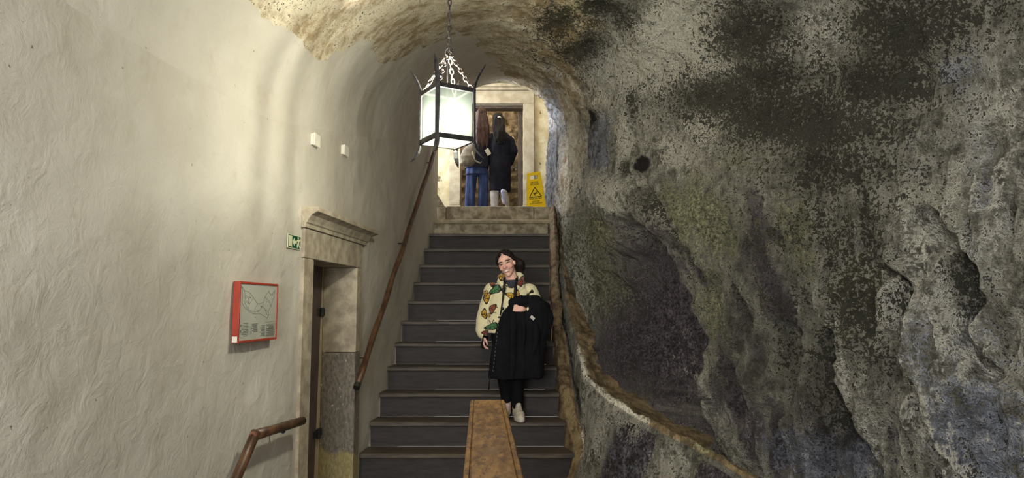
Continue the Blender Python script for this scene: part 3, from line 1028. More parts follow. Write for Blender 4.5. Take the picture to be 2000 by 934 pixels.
# stone steps
bm = bmesh.new()
abox(bm, XLs[12], 0.49, 9.21, 9.50, RH * 11 + 0.001, RH * 12 - 0.03)
sb = build(bm, 'stone_step', M['stone_step'], st, bevel=0.008)
bm = bmesh.new()
n = 8
prof = [(0.0 + 0.03 - 0.03 * math.cos(a), -0.03 + 0.03 * math.sin(a)) for a in np.linspace(-1.4, 1.57, n)] + [(0.32, 0.0), (0.32, -0.06)]
for x0, x1 in ((XLs[12] - 0.01, 0.022), (0.026, 0.51)):
    a = [bm.verts.new((x0, 9.177 + p, RH * 12 + q)) for p, q in prof]
    b = [bm.verts.new((x1, 9.177 + p, RH * 12 + q)) for p, q in prof]
    for k in range(len(prof)):
        bm.faces.new((a[k], a[(k + 1) % len(prof)], b[(k + 1) % len(prof)], b[k]))
    bm.faces.new(a)
    bm.faces.new(b[::-1])
build(bm, 'rounded_nosing', plain('pale_worn_nosing', lin(178, 164, 134), lin(140, 126, 98), 12, 0.7, 0.4, 60), sb)
for x0, x1, dz, dy in ((XLs[13], -0.925, 0.0, 0.012), (-0.92, 0.302, 0, 0), (0.307, XRs[13], -0.004, 0.015)):
    bm = bmesh.new()
    abox(bm, x0, x1, 9.462 + dy, 9.78, RH * 12 + 0.001, LZ + dz)
    build(bm, 'stone_step', M['stone_step'], st, bevel=0.012)

# ------------------------------------------------------------------ lower doorway in the left wall
d1 = empty('door_1', wall_pt(5.28, 0))
tag(d1, 'grey stone doorway with moulded cornice and narrow brown door in the plaster wall', 'doorway', kind='structure')
JO0, JO1, JI0, JI1, JZ = 4.62, 5.935, 4.80, 5.80, 1.815
bm = bmesh.new()
wbox(bm, JO0, JI0, 0, JZ, -0.30, 0.022)
build(bm, 'jamb', M['stone'], d1, bevel=0.006)
bm = bmesh.new()
wbox(bm, JI1, JO1, 0, 1.10, -0.27, 0.022)
build(bm, 'jamb', M['stone_dark'], d1, bevel=0.005)
bm = bmesh.new()
wbox(bm, JI1 + 0.002, JO1, 1.104, JZ, -0.27, 0.022)
build(bm, 'jamb', M['stone'], d1, bevel=0.005)
bm = bmesh.new()
wbox(bm, JO0, JO1, JZ + 0.002, 2.02, -0.30, 0.022)
build(bm, 'lintel', M['stone'], d1, bevel=0.006)
bm = bmesh.new()
prof = [(-0.02, 0), (0.035, 0), (0.035, 0.028), (0.045, 0.034), (0.052, 0.05), (0.075, 0.082), (0.112, 0.102), (0.122, 0.105), (0.122, 0.138), (-0.02, 0.138)]
def corn(Y, k):
    return [bm.verts.new(wall_pt(Y + (k * o if o > 0 else 0), 2.022 + z, o)) for o, z in prof]
secs = [corn(4.60, -0.15), corn(5.2, 0), corn(5.22, 0), corn(5.975, 1.0)]
for a, b in zip(secs, secs[1:]):
    for k in range(len(prof)):
        bm.faces.new((a[k], a[(k + 1) % len(prof)], b[(k + 1) % len(prof)], b[k]))
bm.faces.new(secs[0])
bm.faces.new(secs[-1][::-1])
build(bm, 'cornice', M['stone'], d1, bevel=0.004)
bm = bmesh.new()
box8(bm, [wall_pt(a_, z_, o_) for z_, e_ in ((0.01, 5.665), (1.83, 5.735)) for a_, o_ in ((JI0 - .04, -.31), (e_, -.31), (e_, -.255), (JI0 - .04, -.255))])
dl = build(bm, 'door_leaf', M['leaf'], d1, bevel=0.004)
bm = bmesh.new()
wbox(bm, 5.60, 5.86, 0.0, 1.84, -0.345, -0.272)
build(bm, 'door_frame', M['cream_strip'], d1, bevel=0.004)
for z in (0.45, 1.44):
    bm = bmesh.new()
    wbox(bm, 5.62, 5.80, z - 0.03, z + 0.03, -0.275, -0.248)
    hg = build(bm, 'hinge', M['iron'], d1, bevel=0.004)
    bm = bmesh.new()
    tube(bm, [wall_pt(5.70, z - 0.038, -0.240), wall_pt(5.70, z + 0.038, -0.240)], 0.018, 12)
    build(bm, 'hinge_pin', M['iron'], hg)
bm = bmesh.new()
ball(bm, on_wall(592, 887, -0.255), 0.018, seg=12, rings=8)
build(bm, 'stud', M['iron'], dl, True)

# ------------------------------------------------------------------ hanging lantern
LC = Vector((-0.38, 3.90, 0))
ZB, ZT = 2.445, 2.735
lan = empty('pendant_lantern', LC + Vector((0, 0, ZB)))
tag(lan, 'square wrought iron lantern with lit frosted glass hanging over the stairs', 'lantern')
cs = [Vector((-0.037, -0.157, 0)), Vector((0.157, -0.037, 0)), Vector((0.037, 0.157, 0)), Vector((-0.157, 0.037, 0))]
for c in cs:
    u = c.normalized()
    s = Vector((-u.y, u.x, 0))
    prof = []
    zt = ZT + 0.018
    # slender bar: pointed horn above, straight shaft, pointed claw below
    path = [(0.072, zt + 0.135, 0.0015), (0.052, zt + 0.108, 0.008), (0.030, zt + 0.07, 0.0125), (0.012, zt + 0.03, 0.0135), (0.004, zt, 0.0125), (0.004, ZB + 0.02, 0.0125), (0.006, ZB - 0.03, 0.0135), (0.018, ZB - 0.065, 0.0135), (0.042, ZB - 0.095, 0.009), (0.062, ZB - 0.115, 0.0015)]
    bm = bmesh.new()
    rr = []
    for k, (o, z, w) in enumerate(path):
        p = LC + c + u * o + Vector((0, 0, z))
        tk = 0.006 if w > 0.003 else 0.0015
        rr.append([bm.verts.new(p + s * a * w + u * b * tk) for a, b in ((-1, -1), (1, -1), (1, .6), (0, 1.6), (-1, .6))])
    for a, b in zip(rr, rr[1:]):
        for k in range(5):
            bm.faces.new((a[k], a[(k + 1) % 5], b[(k + 1) % 5], b[k]))
    bm.faces.new(rr[0])
    bm.faces.new(rr[-1][::-1])
    build(bm, 'corner_bar', M['iron'], lan)
for nm, z in (('upper_band', ZT), ('lower_band', ZB)):
    bm = bmesh.new()
    for k in range(4):
        a, b = LC + cs[k], LC + cs[(k + 1) % 4]
        d = (b - a).normalized()
        o = Vector((d.y, -d.x, 0))
        mid = (a + b) / 2 + Vector((0, 0, z))
        box(bm, mid + o * 0.002, d, o, (0, 0, 1), (b - a).length / 2 + 0.006, 0.007, 0.014)
    build(bm, nm, M['iron'], lan, bevel=0.002)
for k in range(4):
    a, b = LC + cs[k] * 0.95, LC + cs[(k + 1) % 4] * 0.95
    d = (b - a).normalized()
    o = Vector((d.y, -d.x, 0))
    bm = bmesh.new()
    box(bm, (a + b) / 2 + Vector((0, 0, (ZB + ZT) / 2)), d, o, (0, 0, 1), (b - a).length / 2 - 0.003, 0.0015, (ZT - ZB) / 2 - 0.005)
    build(bm, 'glass_pane', M['pane'], lan)
bm = bmesh.new()
f0 = [bm.verts.new(LC + c * 0.94 + Vector((0, 0, ZB - 0.002))) for c in cs]
f1 = [bm.verts.new(LC + c * 0.94 + Vector((0, 0, ZB + 0.001))) for c in cs]
bm.faces.new(f0)
bm.faces.new(f1)
for k in range(4):
    bm.faces.new((f0[k], f0[(k + 1) % 4], f1[(k + 1) % 4], f1[k]))
build(bm, 'bottom_pane', M['pane'], lan)
bm = bmesh.new()
ball(bm, LC + Vector((0, 0, 2.555)), (0.03, 0.03, 0.042))
bulb = build(bm, 'bulb', M['bulb'], lan, True)
bm = bmesh.new()
tube(bm, [LC + Vector((0, 0, 2.60)), LC + Vector((0, 0, 2.66))], 0.016, 12)
tube(bm, [LC + Vector((0, 0, 2.66)), LC + Vector((0.0, 0, 2.99))], 0.004, 8)
build(bm, 'lamp_holder', M['iron'], lan)
lamp('lantern_light', 'POINT', LC + Vector((0, 0, 2.555)), 530, (1.0, 0.97, 0.955), 0.055)

def link(bm, p, d, s, L, W, r):
    """one elongated chain link"""
    u = d.cross(s).normalized()
    pts = []
    for q in range(12):
        a = 2 * math.pi * q / 12
        pts.append(p + d * math.cos(a) * L * 0.5 + s * math.copysign(abs(math.sin(a)) ** 0.8, math.sin(a)) * W * 0.5)
    rings = []
    for k, c in enumerate(pts):
        t = (pts[(k + 1) % 12] - pts[k - 1]).normalized()
        nn = u
        mm = t.cross(nn)
        rings.append([bm.verts.new(c + nn * math.cos(2 * math.pi * j / 5) * r + mm * math.sin(2 * math.pi * j / 5) * r) for j in range(5)])
    for k in range(12):
        a, b = rings[k], rings[(k + 1) % 12]
        for j in range(5):
            bm.faces.new((a[j], a[(j + 1) % 5], b[(j + 1) % 5], b[j]))

def chain(bm, a, b, pitch, W, r):
    a, b = Vector(a), Vector(b)
    d = (b - a).normalized()
    s, u, _ = frame_of(d)
    n = max(1, int((b - a).length / pitch))
    for k in range(n):
        link(bm, a + d * pitch * (k + 0.5), d, s if k % 2 else u, pitch * 1.28, W, r)

APEX = Vector((LC.x + 0.008, LC.y, 2.985))
bm = bmesh.new()
chain(bm, APEX, APEX + Vector((0, 0, 0.92)), 0.040, 0.020, 0.0042)
build(bm, 'suspension_chain', M['iron'], lan, True)
for c in cs:
    bm = bmesh.new()
    chain(bm, LC + c * 0.93 + Vector((0, 0, ZT + 0.01)), APEX, 0.030, 0.021, 0.0038)
    build(bm, 'corner_chain', M['chain_light'], lan, True)
bm = bmesh.new()
link(bm, APEX + Vector((0, 0, -0.005)), Vector((0, 0, 1)), Vector((1, 0, 0)), 0.05, 0.04, 0.005)
build(bm, 'ring', M['iron'], lan, True)

# ------------------------------------------------------------------ handrails
hr = empty('handrail', on_wall(697, 757, 0.08))
tag(hr, 'long round wooden handrail climbing the plaster wall beside the stairs', 'handrail')
a, b = on_wall(698, 752, 0.08), on_wall(851, 290, 0.08)
pts = [a.lerp(b, k / 24) + Vector((0.004 * math.sin(k * 1.3), 0, 0.004 * math.sin(k * 0.9))) for k in range(25)]
bm = bmesh.new()
tube(bm, pts, [0.025 + 0.0018 * math.sin(k * 2.1) for k in range(25)], 14)
build(bm, 'rail', M['wood'], hr, True)
d = (b - a).normalized()
bm = bmesh.new()
tube(bm, [a - d * 0.035, a + d * 0.012], 0.029, 14)
build(bm, 'end_cap', M['metal_cap'], hr, bevel=0.003)
for f in (0.09, 0.5, 0.93):
    p = a.lerp(b, f)
    bm = bmesh.new()
    tube(bm, [p - Vector((0, 0, 0.02)), p - Vector((0, 0, 0.045)), p - W_N * 0.05 - Vector((0, 0, 0.05)), p - W_N * 0.085 - Vector((0, 0, 0.05))], 0.007, 8)
    build(bm, 'bracket', M['iron'], hr, True)

hl = empty('handrail', on_wall(493, 850, 0.08))
tag(hl, 'short bent wooden handrail ending at the stone doorway, bottom left', 'handrail')
a, k_, c = on_wall(592, 822, 0.085), on_wall(497, 851, 0.085), on_wall(470, 915, 0.085)
c2 = k_ + (c - k_) * 3.2
bm = bmesh.new()
tube(bm, [a, a.lerp(k_, 0.3), a.lerp(k_, 0.7), k_], [0.023, 0.025, 0.024, 0.027], 9, 1.15)
build(bm, 'rail', M['wood'], hl, True)
bm = bmesh.new()
dd = (c2 - k_).normalized()
tube(bm, [k_ - dd * 0.02, k_ + dd * 0.15, c, c2], [0.027, 0.026, 0.026, 0.025], 9, 1.15)
build(bm, 'rail', M['wood'], hl, True)
bm = bmesh.new()
q = k_ - (a - k_).normalized() * 0.03
tube(bm, [q + Vector((0, 0, .004)), k_], [0.02, 0.026], 9)
build(bm, 'joint_end', plain('reddish_cut_wood', lin(136, 86, 62), lin(100, 60, 42), 20, 0.6, 0.3), hl)
for f in (0.45,):
    p = a.lerp(k_, f)
    bm = bmesh.new()
    ball(bm, p - Vector((0, 0, 0.028)), (0.014, 0.014, 0.012), seg=10, rings=8)
    tube(bm, [p - Vector((0, 0, 0.024)), p - W_N * 0.05 - Vector((0, 0, 0.035)), p - W_N * 0.095 - Vector((0, 0, 0.035))], 0.007, 8)
    build(bm, 'bracket', M['iron'], hl, True)
p = k_.lerp(c2, 0.8)
bm = bmesh.new()
tube(bm, [p - Vector((0, 0, 0.02)), p - W_N * 0.05 - Vector((0, 0, 0.04)), p - W_N * 0.095 - Vector((0, 0, 0.04))], 0.007, 8)
build(bm, 'bracket', M['iron'], hl, True)

# ------------------------------------------------------------------ wooden parapet between the two flights
pr = empty('parapet', (-0.09, 3.0, 0))
tag(pr, 'low parapet with a broad worn wooden cap pointing at the stairs', 'parapet')
def cap_material():
    t = NT('worn_varnished_cap')
    v = t.mapping((5, 1.1, 5))
    n = t.noise(7, 6, 0.65, v)
    n2 = t.noise(16, 6, 0.7, t.mapping((2.4, 0.8, 2.4)))
    base = t.mix(t.ss(n, 0.3, 0.7), lin(128, 92, 44), lin(88, 62, 32))
    wear = t.ss(t.noise(5, 5, 0.65, t.mapping((1.7, 1, 1))), 0.5, 0.7)
    base = t.mix(t.math('MULTIPLY', wear, 0.6), base, lin(104, 82, 58))
    col = t.mix(t.math('MULTIPLY', t.ss(n2, 0.535, 0.56), 0.9), base, lin(78, 52, 36))
    return t.done(col, t.ss(n, 0.3, 0.7, 0.62, 0.75), t.bump(n, 0.25, 0.004), 0, 0.15)
M['cap'] = cap_material()
bm = bmesh.new()
far_c, near_c = Vector((-0.117, 3.33, 1.040)), Vector((-0.018, 1.2, 1.030))
ax = (far_c - near_c).normalized()
rt = ax.cross(Vector((0, 0, 1))).normalized()
upv = rt.cross(ax)
hw = 0.081
prof = [(-hw, -0.045), (-hw, -0.004), (-hw + 0.004, 0.0), (-hw + 0.014, 0.0), (-hw + 0.017, -0.004), (-hw + 0.021, 0.0), (hw - 0.021, 0.0), (hw - 0.017, -0.004), (hw - 0.014, 0.0), (hw - 0.004, 0.0), (hw, -0.004), (hw, -0.045)]
secs = []
L = (far_c - near_c).length
for k in range(41):
    f = k / 40
    sc_ = 1.0
    secs.append((near_c + ax * L * f, 1.0))
secs[-1] = (secs[-1][0] - ax * 0.012, 1.0)
secs.append((far_c - ax * 0.003, 0.97))
secs.append((far_c, 0.9))
rr = [[bm.verts.new(p + rt * x * s + upv * (z if s > 0.95 else z - 0.002)) for x, z in prof] for p, s in secs]
for a, b in zip(rr, rr[1:]):
    for k in range(len(prof)):
        bm.faces.new((a[k], a[(k + 1) % len(prof)], b[(k + 1) % len(prof)], b[k]))
bm.faces.new(rr[0])
bm.faces.new(rr[-1][::-1])
build(bm, 'cap_board', M['cap'], pr)
bm = bmesh.new()
box8(bm, [(-0.07, 1.25, 0), (0.02, 1.25, 0), (-0.065, 3.26, 0), (-0.165, 3.26, 0), (-0.07, 1.25, 0.985), (0.02, 1.25, 0.985), (-0.065, 3.26, 0.994), (-0.165, 3.26, 0.994)])
build(bm, 'parapet_panel', M['riser'], pr)

# ------------------------------------------------------------------ things on the left wall
def wl(Yc, zc, out):
    """local frame on the wall: u along it, v up"""
    L = math.sqrt(1.0064)
    def f(u, v, o=0.0):
        return wall_pt(Yc + u / L, zc + v, out + o)
    return f

def plate(bm, f, poly, o0, o1):
    lo = [bm.verts.new(f(u, v, o0)) for u, v in poly]
    hi = [bm.verts.new(f(u, v, o1)) for u, v in poly]
    bm.faces.new(lo)
    bm.faces.new(hi[::-1])
    n = len(poly)
    for k in range(n):
        bm.faces.new((lo[k], lo[(k + 1) % n], hi[(k + 1) % n], hi[k]))

def rect(bm, f, u0, u1, v0, v1, o0, o1):
    plate(bm, f, [(u0, v0), (u1, v0), (u1, v1), (u0, v1)], o0, o1)

def stroke(bm, f, pts, w, o0, o1):
    for (a, b), (c, d) in zip(pts, pts[1:]):
        L = math.hypot(c - a, d - b)
        if L < 1e-6:
            continue
        nx, ny = -(d - b) / L * w / 2, (c - a) / L * w / 2
        plate(bm, f, [(a + nx, b + ny), (a - nx, b - ny), (c - nx, d - ny), (c + nx, d + ny)], o0, o1)

# framed floor plan
pf_ = wl(3.93, 1.455, 0.0)
pw, ph = 0.245, 0.166
fr = empty('framed_plan', pf_(0, -ph, 0.0))
tag(fr, 'red framed floor plan on the plaster wall below the green exit sign', 'wall plan')
bm = bmesh.new()
T0, T1 = 0.004, 0.042
for u0, u1, v0, v1 in ((-pw, -pw + 0.012, -ph, ph), (pw - 0.012, pw, -ph, ph), (-pw + 0.012, pw - 0.012, ph - 0.012, ph), (-pw + 0.012, pw - 0.012, -ph, -ph + 0.012)):
    rect(bm, pf_, u0, u1, v0, v1, T0, T1)
build(bm, 'frame', M['red'], fr, bevel=0.002)
bm = bmesh.new()
rect(bm, pf_, -pw + 0.011, pw - 0.011, -ph + 0.011, ph - 0.011, 0.006, 0.037)
pp = build(bm, 'plan_sheet', M['paper'], fr)
bm = bmesh.new()
X0, Y0_, SX, SY = -pw + 0.012, ph - 0.012, (2 * pw - 0.024), (2 * ph - 0.024)
def pc_(lst):
    return [(X0 + SX * a, Y0_ - SY * b) for a, b in lst]
O0, O1 = 0.0365, 0.0378
for w, l in ((.0016, [(.04, .05), (.10, .12), (.22, .14), (.34, .24), (.45, .35), (.52, .35), (.62, .32), (.66, .22), (.76, .1), (.82, .17), (.9, .14), (.95, .08)]),
             (.0016, [(.04, .05), (.06, .2), (.05, .32), (.12, .42), (.22, .48), (.36, .54), (.52, .53), (.62, .57), (.74, .62), (.79, .56), (.76, .5), (.84, .4), (.88, .28), (.93, .2), (.95, .08)]),
             (.0012, [(.10, .12), (.14, .3), (.24, .36), (.34, .24)]), (.0012, [(.24, .36), (.22, .46), (.36, .5), (.45, .35)]), (.0012, [(.1, .3), (.2, .45)]),
             (.0012, [(.36, .5), (.52, .47), (.6, .4), (.62, .32)]), (.0012, [(.6, .4), (.72, .5), (.76, .5)]), (.0012, [(.66, .22), (.78, .3), (.84, .4)]), (.0012, [(.68, .46), (.73, .56), (.79, .56)]),
             (.0012, [(.78, .14), (.86, .2), (.92, .1)]), (.0012, [(.24, .2), (.2, .3), (.24, .36)]), (.0012, [(.14, .2), (.22, .26)])):
    stroke(bm, pf_, pc_(l), w, O0, O1)
for a, b, ww, hh in ((.56, .4, .015, .02), (.14, .25, .02, .008), (.26, .24, .01, .018), (.88, .17, .012, .012), (.72, .31, .01, .01), (.42, .6, .014, .008), (.02, .06, .02, .02), (.48, .49, .03, .008), (.7, .47, .02, .012)):
    stroke(bm, pf_, pc_([(a - ww, b), (a + ww, b)]), hh * SY, O0, O1)
rr_ = random.Random(4)
for c0, c1, r0, r1, n in ((.07, .24, .70, .95, 9), (.33, .48, .72, .88, 8), (.55, .70, .76, .97, 9), (.75, .96, .77, .98, 11)):
    for k in range(n):
        y = r0 + (r1 - r0) * k / n
        a = c0 + (0.04 if rr_.random() < 0.4 else 0)
        x = a
        while x < c1 - 0.02:
            e = min(c1, x + rr_.uniform(0.012, 0.04))
            stroke(bm, pf_, pc_([(x, y), (e, y)]), 0.0032, O0, O1)
            x = e + 0.006
for l in ([(.74, .74), (.98, .74), (.98, .99), (.74, .99), (.74, .74)], [(.74, .82), (.98, .82)], [(.74, .9), (.98, .9)], [(.7, .7), (.78, .7), (.86, .69), (.97, .68)]):
    stroke(bm, pf_, pc_(l), 0.0012, O0, O1)
for a, b in ((.05, .74), (.05, .84), (.31, .8), (.31, .87)):
    stroke(bm, pf_, pc_([(a - .008, b), (a + .008, b)]), .014, O0, O1)
build(bm, 'plan_drawing', M['ink'], pp)
bm = bmesh.new()
rect(bm, lambda u, v, o: pf_(-pw, v, u), 0.008, 0.040, -ph + 0.004, -ph + 0.034, -0.0, 0.0)
bm.free()
bm = bmesh.new()
c0 = pf_(-pw, -ph + 0.02, 0.022)
box(bm, c0 - W_T * 0.001, W_N, W_T, (0, 0, 1), 0.014, 0.001, 0.016)
o = build(bm, 'inventory_label', M['white_plastic'], fr)

# exit sign
ef = wl(4.482, 1.910, 0.0)
eu, ev = 0.105, 0.046
ex = empty('exit_sign', ef(0, -ev, 0))
tag(ex, 'small green exit sign with running figure beside the stone door cornice', 'sign')
bm = bmesh.new()
rect(bm, ef, -eu, eu, -ev, ev, 0.002, 0.006)
pl_ = build(bm, 'sign_border', M['cream_sign'], ex)
bm = bmesh.new()
rect(bm, ef, -eu + 0.007, eu - 0.005, -ev + 0.005, ev - 0.005, 0.0055, 0.0075)
build(bm, 'sign_face', M['green_sign'], ex)
bm = bmesh.new()
A0, A1 = 0.0070, 0.0088
rect(bm, ef, -0.092, -0.042, -0.035, 0.036, A0, A1)
plate(bm, ef, [(-0.036, 0), (-0.004, 0.026), (-0.004, -0.026)], A0, A1)
rect(bm, ef, -0.006, 0.034, -0.009, 0.009, A0, A1)
plate(bm, ef, [(0.058 + 0.009 * math.cos(t), 0.030 + 0.008 * math.sin(t)) for t in np.linspace(0, 2 * math.pi, 10)[:-1]], A0, A1)
stroke(bm, ef, [(0.062, 0.020), (0.066, -0.006)], 0.022, A0, A1)
stroke(bm, ef, [(0.058, 0.016), (0.038, 0.010), (0.030, 0.0)], 0.008, A0, A1)
stroke(bm, ef, [(0.068, 0.016), (0.084, 0.012), (0.092, 0.024)], 0.008, A0, A1)
stroke(bm, ef, [(0.062, -0.006), (0.046, -0.014), (0.048, -0.036)], 0.010, A0, A1)
stroke(bm, ef, [(0.068, -0.006), (0.078, -0.020), (0.096, -0.036)], 0.010, A0, A1)
build(bm, 'pictogram', M['cream_sign'], ex)

# junction boxes
for px0, py0, px1, py1, lab in ((606, 260, 617, 289, 'larger white junction box high on the plaster wall, nearer the viewer'), (665, 283, 674, 307, 'smaller white junction box on the plaster wall, nearer the lantern')):
    a, b = on_wall(px0 + 1, py0, 0.0), on_wall(px1, py1, 0.0)
    f = wl((a.y + b.y) / 2, (a.z + b.z) / 2, 0)
    hu, hv = abs(b.y - a.y) / 2, abs(a.z - b.z) / 2
    jb = empty('junction_box', f(0, -hv, 0))
    tag(jb, lab, 'junction box', 'white boxes on the plaster wall')
    bm = bmesh.new()
    rect(bm, f, -hu, hu, -hv, hv, 0.0, 0.022)
    build(bm, 'box_base', M['white_plastic'], jb, bevel=0.003)
    bm = bmesh.new()
    rect(bm, f, -hu - 0.004, hu + 0.004, -hv - 0.004, hv + 0.004, 0.022, 0.032)
    build(bm, 'cover', M['white_plastic'], jb, bevel=0.003)

# ------------------------------------------------------------------ wet floor sign on the landing
WB, WTOP = Vector((0.352, 9.70, LZ)), Vector((0.315, 9.80, LZ + 0.545))
wv = (WTOP - WB).normalized()
wu = Vector((1, -0.16, 0.03)).normalized()
wn = wu.cross(wv).normalized()
wu = wv.cross(wn)
HS = (WTOP - WB).length
ws = empty('wet_floor_sign', WB)
tag(ws, 'yellow folding wet floor sign standing on the landing beside the rock wall', 'sign')
def wf(u, v, o=0.0):
    return WB + wu * u + wv * v + wn * o
if wn.y > 0:
    _w = wn
    wn = -wn
hb, ht = 0.142, 0.100
def hwid(v):
    return hb + (ht - hb) * v / HS
bm = bmesh.new()
v1, v2 = HS - 0.105, HS - 0.045
for lo, hi in ((0.02, v1), (v2, HS)):
    plate(bm, wf, [(-hwid(lo), lo), (hwid(lo), lo), (hwid(hi), hi), (-hwid(hi), hi)], 0.0, 0.012)
for s in (-1, 1):
    plate(bm, wf, [(s * hwid(v1), v1), (s * 0.062, v1), (s * 0.062, v2), (s * hwid(v2), v2)], 0.0, 0.012)
    plate(bm, wf, [(s * hwid(0), 0), (s * 0.07, 0), (s * 0.07, 0.02), (s * hwid(0.02), 0.02)], 0.0, 0.012)
build(bm, 'front_panel', M['yellow'], ws)
bm = bmesh.new()
def wf2(u, v, o=0.0):
    k = v / HS
    return wf(u, v, o) + Vector((0, 0.2 * (1 - k), 0.0))
plate(bm, lambda u, v, o: (WB + wu * u + Vector((0, 0.26, 0)) * (1 - v / HS) + wv * v + wn * o), [(-hb, 0.012), (hb, 0.012), (ht, v1), (-ht, v1)], -0.016, -0.006)
build(bm, 'rear_panel', M['yellow'], ws)
for s in (-1, 1):
    bm = bmesh.new()
    tube(bm, [wf(s * 0.075 - 0.018, HS - 0.014, 0.01), wf(s * 0.075 + 0.018, HS - 0.014, 0.01)], 0.007, 8)
    build(bm, 'hinge', M['yellow'], ws)
bm = bmesh.new()
tri = [(0, 0.325), (-0.088, 0.178), (0.088, 0.178)]
for k in range(3):
    stroke(bm, wf, [tri[k], tri[(k + 1) % 3]], 0.011, 0.0122, 0.0135)
stroke(bm, wf, [(-0.022, 0.205), (0.022, 0.252)], 0.014, 0.0122, 0.0135)
stroke(bm, wf, [(0.004, 0.232), (0.034, 0.225)], 0.008, 0.0122, 0.0135)
stroke(bm, wf, [(-0.006, 0.236), (-0.03, 0.230)], 0.007, 0.0122, 0.0135)
stroke(bm, wf, [(-0.018, 0.21), (0.008, 0.197)], 0.008, 0.0122, 0.0135)
plate(bm, wf, [(0.034 + 0.010 * math.cos(t), 0.264 + 0.010 * math.sin(t)) for t in np.linspace(0, 6.28, 10)[:-1]], 0.0122, 0.0135)
build(bm, 'warning_triangle', M['black_print'], ws)

def text_mesh(txt, name, m, parent, org, u, v, size, wide=None):
    cu = bpy.data.curves.new('t', 'FONT')
    cu.body = txt
    cu.size = size
    cu.align_x = 'CENTER'
    cu.align_y = 'CENTER'
    cu.offset = size * 0.018
    ob = bpy.data.objects.new('t', cu)
    COL.objects.link(ob)
    dg = bpy.context.evaluated_depsgraph_get()
    dg.update()
    me = bpy.data.meshes.new_from_object(ob.evaluated_get(dg))
    bpy.data.objects.remove(ob)
    w = u.cross(v)
    xs = [q.co.x for q in me.vertices]
    k = wide / (max(xs) - min(xs)) if wide else 1.0
    mt = Matrix((( u.x, v.x, w.x, org.x), (u.y, v.y, w.y, org.y), (u.z, v.z, w.z, org.z), (0, 0, 0, 1)))
    me.transform(mt @ Matrix.Diagonal((k, 1, 1, 1)))
    return place(me, name, m, parent, False)
for txt, v, size, wide in (('CAUTION', 0.398, 0.036, 0.112), ('WET FLOOR', 0.367, 0.034, 0.132), ('POZOR DRSI', 0.150, 0.036, 0.18), ('ACHTUNG', 0.108, 0.032, 0.112), ('RUTSCHGEFAHR', 0.077, 0.032, 0.186)):
    text_mesh(txt, 'lettering', M['black_print'], ws, wf(0.0, v, 0.0135), wu, wv, size, wide)
bm = bmesh.new()
lines = [[(-0.115, 0.45), (-0.122, 0.048), (0.122, 0.048), (0.112, 0.45)]]
for l in lines:
    stroke(bm, wf, l, 0.003, 0.0122, 0.0132)
build(bm, 'panel_rim', plain('darker_yellow', lin(206, 162, 16), None, 10, 0.4, 0.05), ws)

# ------------------------------------------------------------------ people
def rgb(r, g, b):
    return np.array(lin(r, g, b)[:3])

def hand(bm, wrist, d, n, thumb, size=1.0, curl=(0.5, 0.6, 0.5), spread=0.06):
    """palm, four bent fingers and a thumb; d finger direction, n the way the palm faces, thumb the thumb's side"""
    d, n = Vector(d).normalized(), Vector(n).normalized()
    s = Vector(thumb) - d * Vector(thumb).dot(d)
    s.normalize()
    n = s.cross(d) if s.cross(d).dot(n) > 0 else d.cross(s)
    k = size
    w = Vector(wrist)
    for t_ in (-0.027, -0.009, 0.010, 0.028):
        limb(bm, [w + s * t_ * 0.7 * k + d * 0.006 * k, w + s * t_ * k + d * 0.082 * k], [0.0125 * k, 0.0115 * k], 8, 3)
    for q, (off, ln) in enumerate(((0.030, 0.070), (0.010, 0.080), (-0.010, 0.074), (-0.029, 0.058))):
        p = w + s * off * k + d * 0.082 * k
        ang = 0
        pts = [p - d * 0.02 * k, p]
        dirv = d + s * spread * (off / 0.03)
        for sg, c in zip((0.45, 0.31, 0.24), curl):
            ang += c * (1 + 0.08 * q)
            p = p + (dirv.normalized() * math.cos(ang) + n * math.sin(ang)) * ln * sg * k
            pts.append(p)
        limb(bm, pts, [0.0105 * k, 0.0098 * k, 0.0088 * k, 0.0078 * k, 0.0066 * k], 8, 3)
    b = w + s * 0.026 * k + d * 0.022 * k
    limb(bm, [b - s * 0.012 * k, b + s * 0.022 * k + d * 0.022 * k + n * 0.012 * k, b + s * 0.028 * k + d * 0.05 * k + n * 0.026 * k, b + s * 0.018 * k + d * 0.072 * k + n * 0.036 * k], [0.016 * k, 0.0125 * k, 0.0105 * k, 0.008 * k], 8, 3)

def head(bm, c, R, s=1.0):
    def g(x, y, z):
        return Vector(c) + R @ (Vector((x, y, z)) * s)
    def b(p, r):
        ball(bm, g(*p), [q * s for q in r], R)
    b((0, 0.012, 0.030), (0.073, 0.090, 0.082))
    b((0, -0.018, -0.020), (0.064, 0.070, 0.088))
    b((0, -0.030, -0.068), (0.046, 0.048, 0.046))
    b((0, -0.058, -0.100), (0.024, 0.022, 0.018))
    for q in (-1, 1):
        b((q * 0.036, -0.056, -0.028), (0.028, 0.026, 0.026))
        b((q * 0.032, -0.070, 0.032), (0.026, 0.014, 0.010))
        b((q * 0.070, 0.006, -0.008), (0.011, 0.020, 0.030))
    limb(bm, [g(0, -0.080, 0.018), g(0, -0.096, -0.012), g(0, -0.103, -0.024)], [0.008 * s, 0.011 * s, 0.014 * s], 10, 3)
    for q in (-1, 1):
        b((q * 0.013, -0.090, -0.027), (0.010, 0.012, 0.009))
    b((0, -0.083, -0.047), (0.030, 0.010, 0.006))
    b((0, -0.081, -0.068), (0.026, 0.012, 0.007))

SKIN = rgb(228, 180, 160)

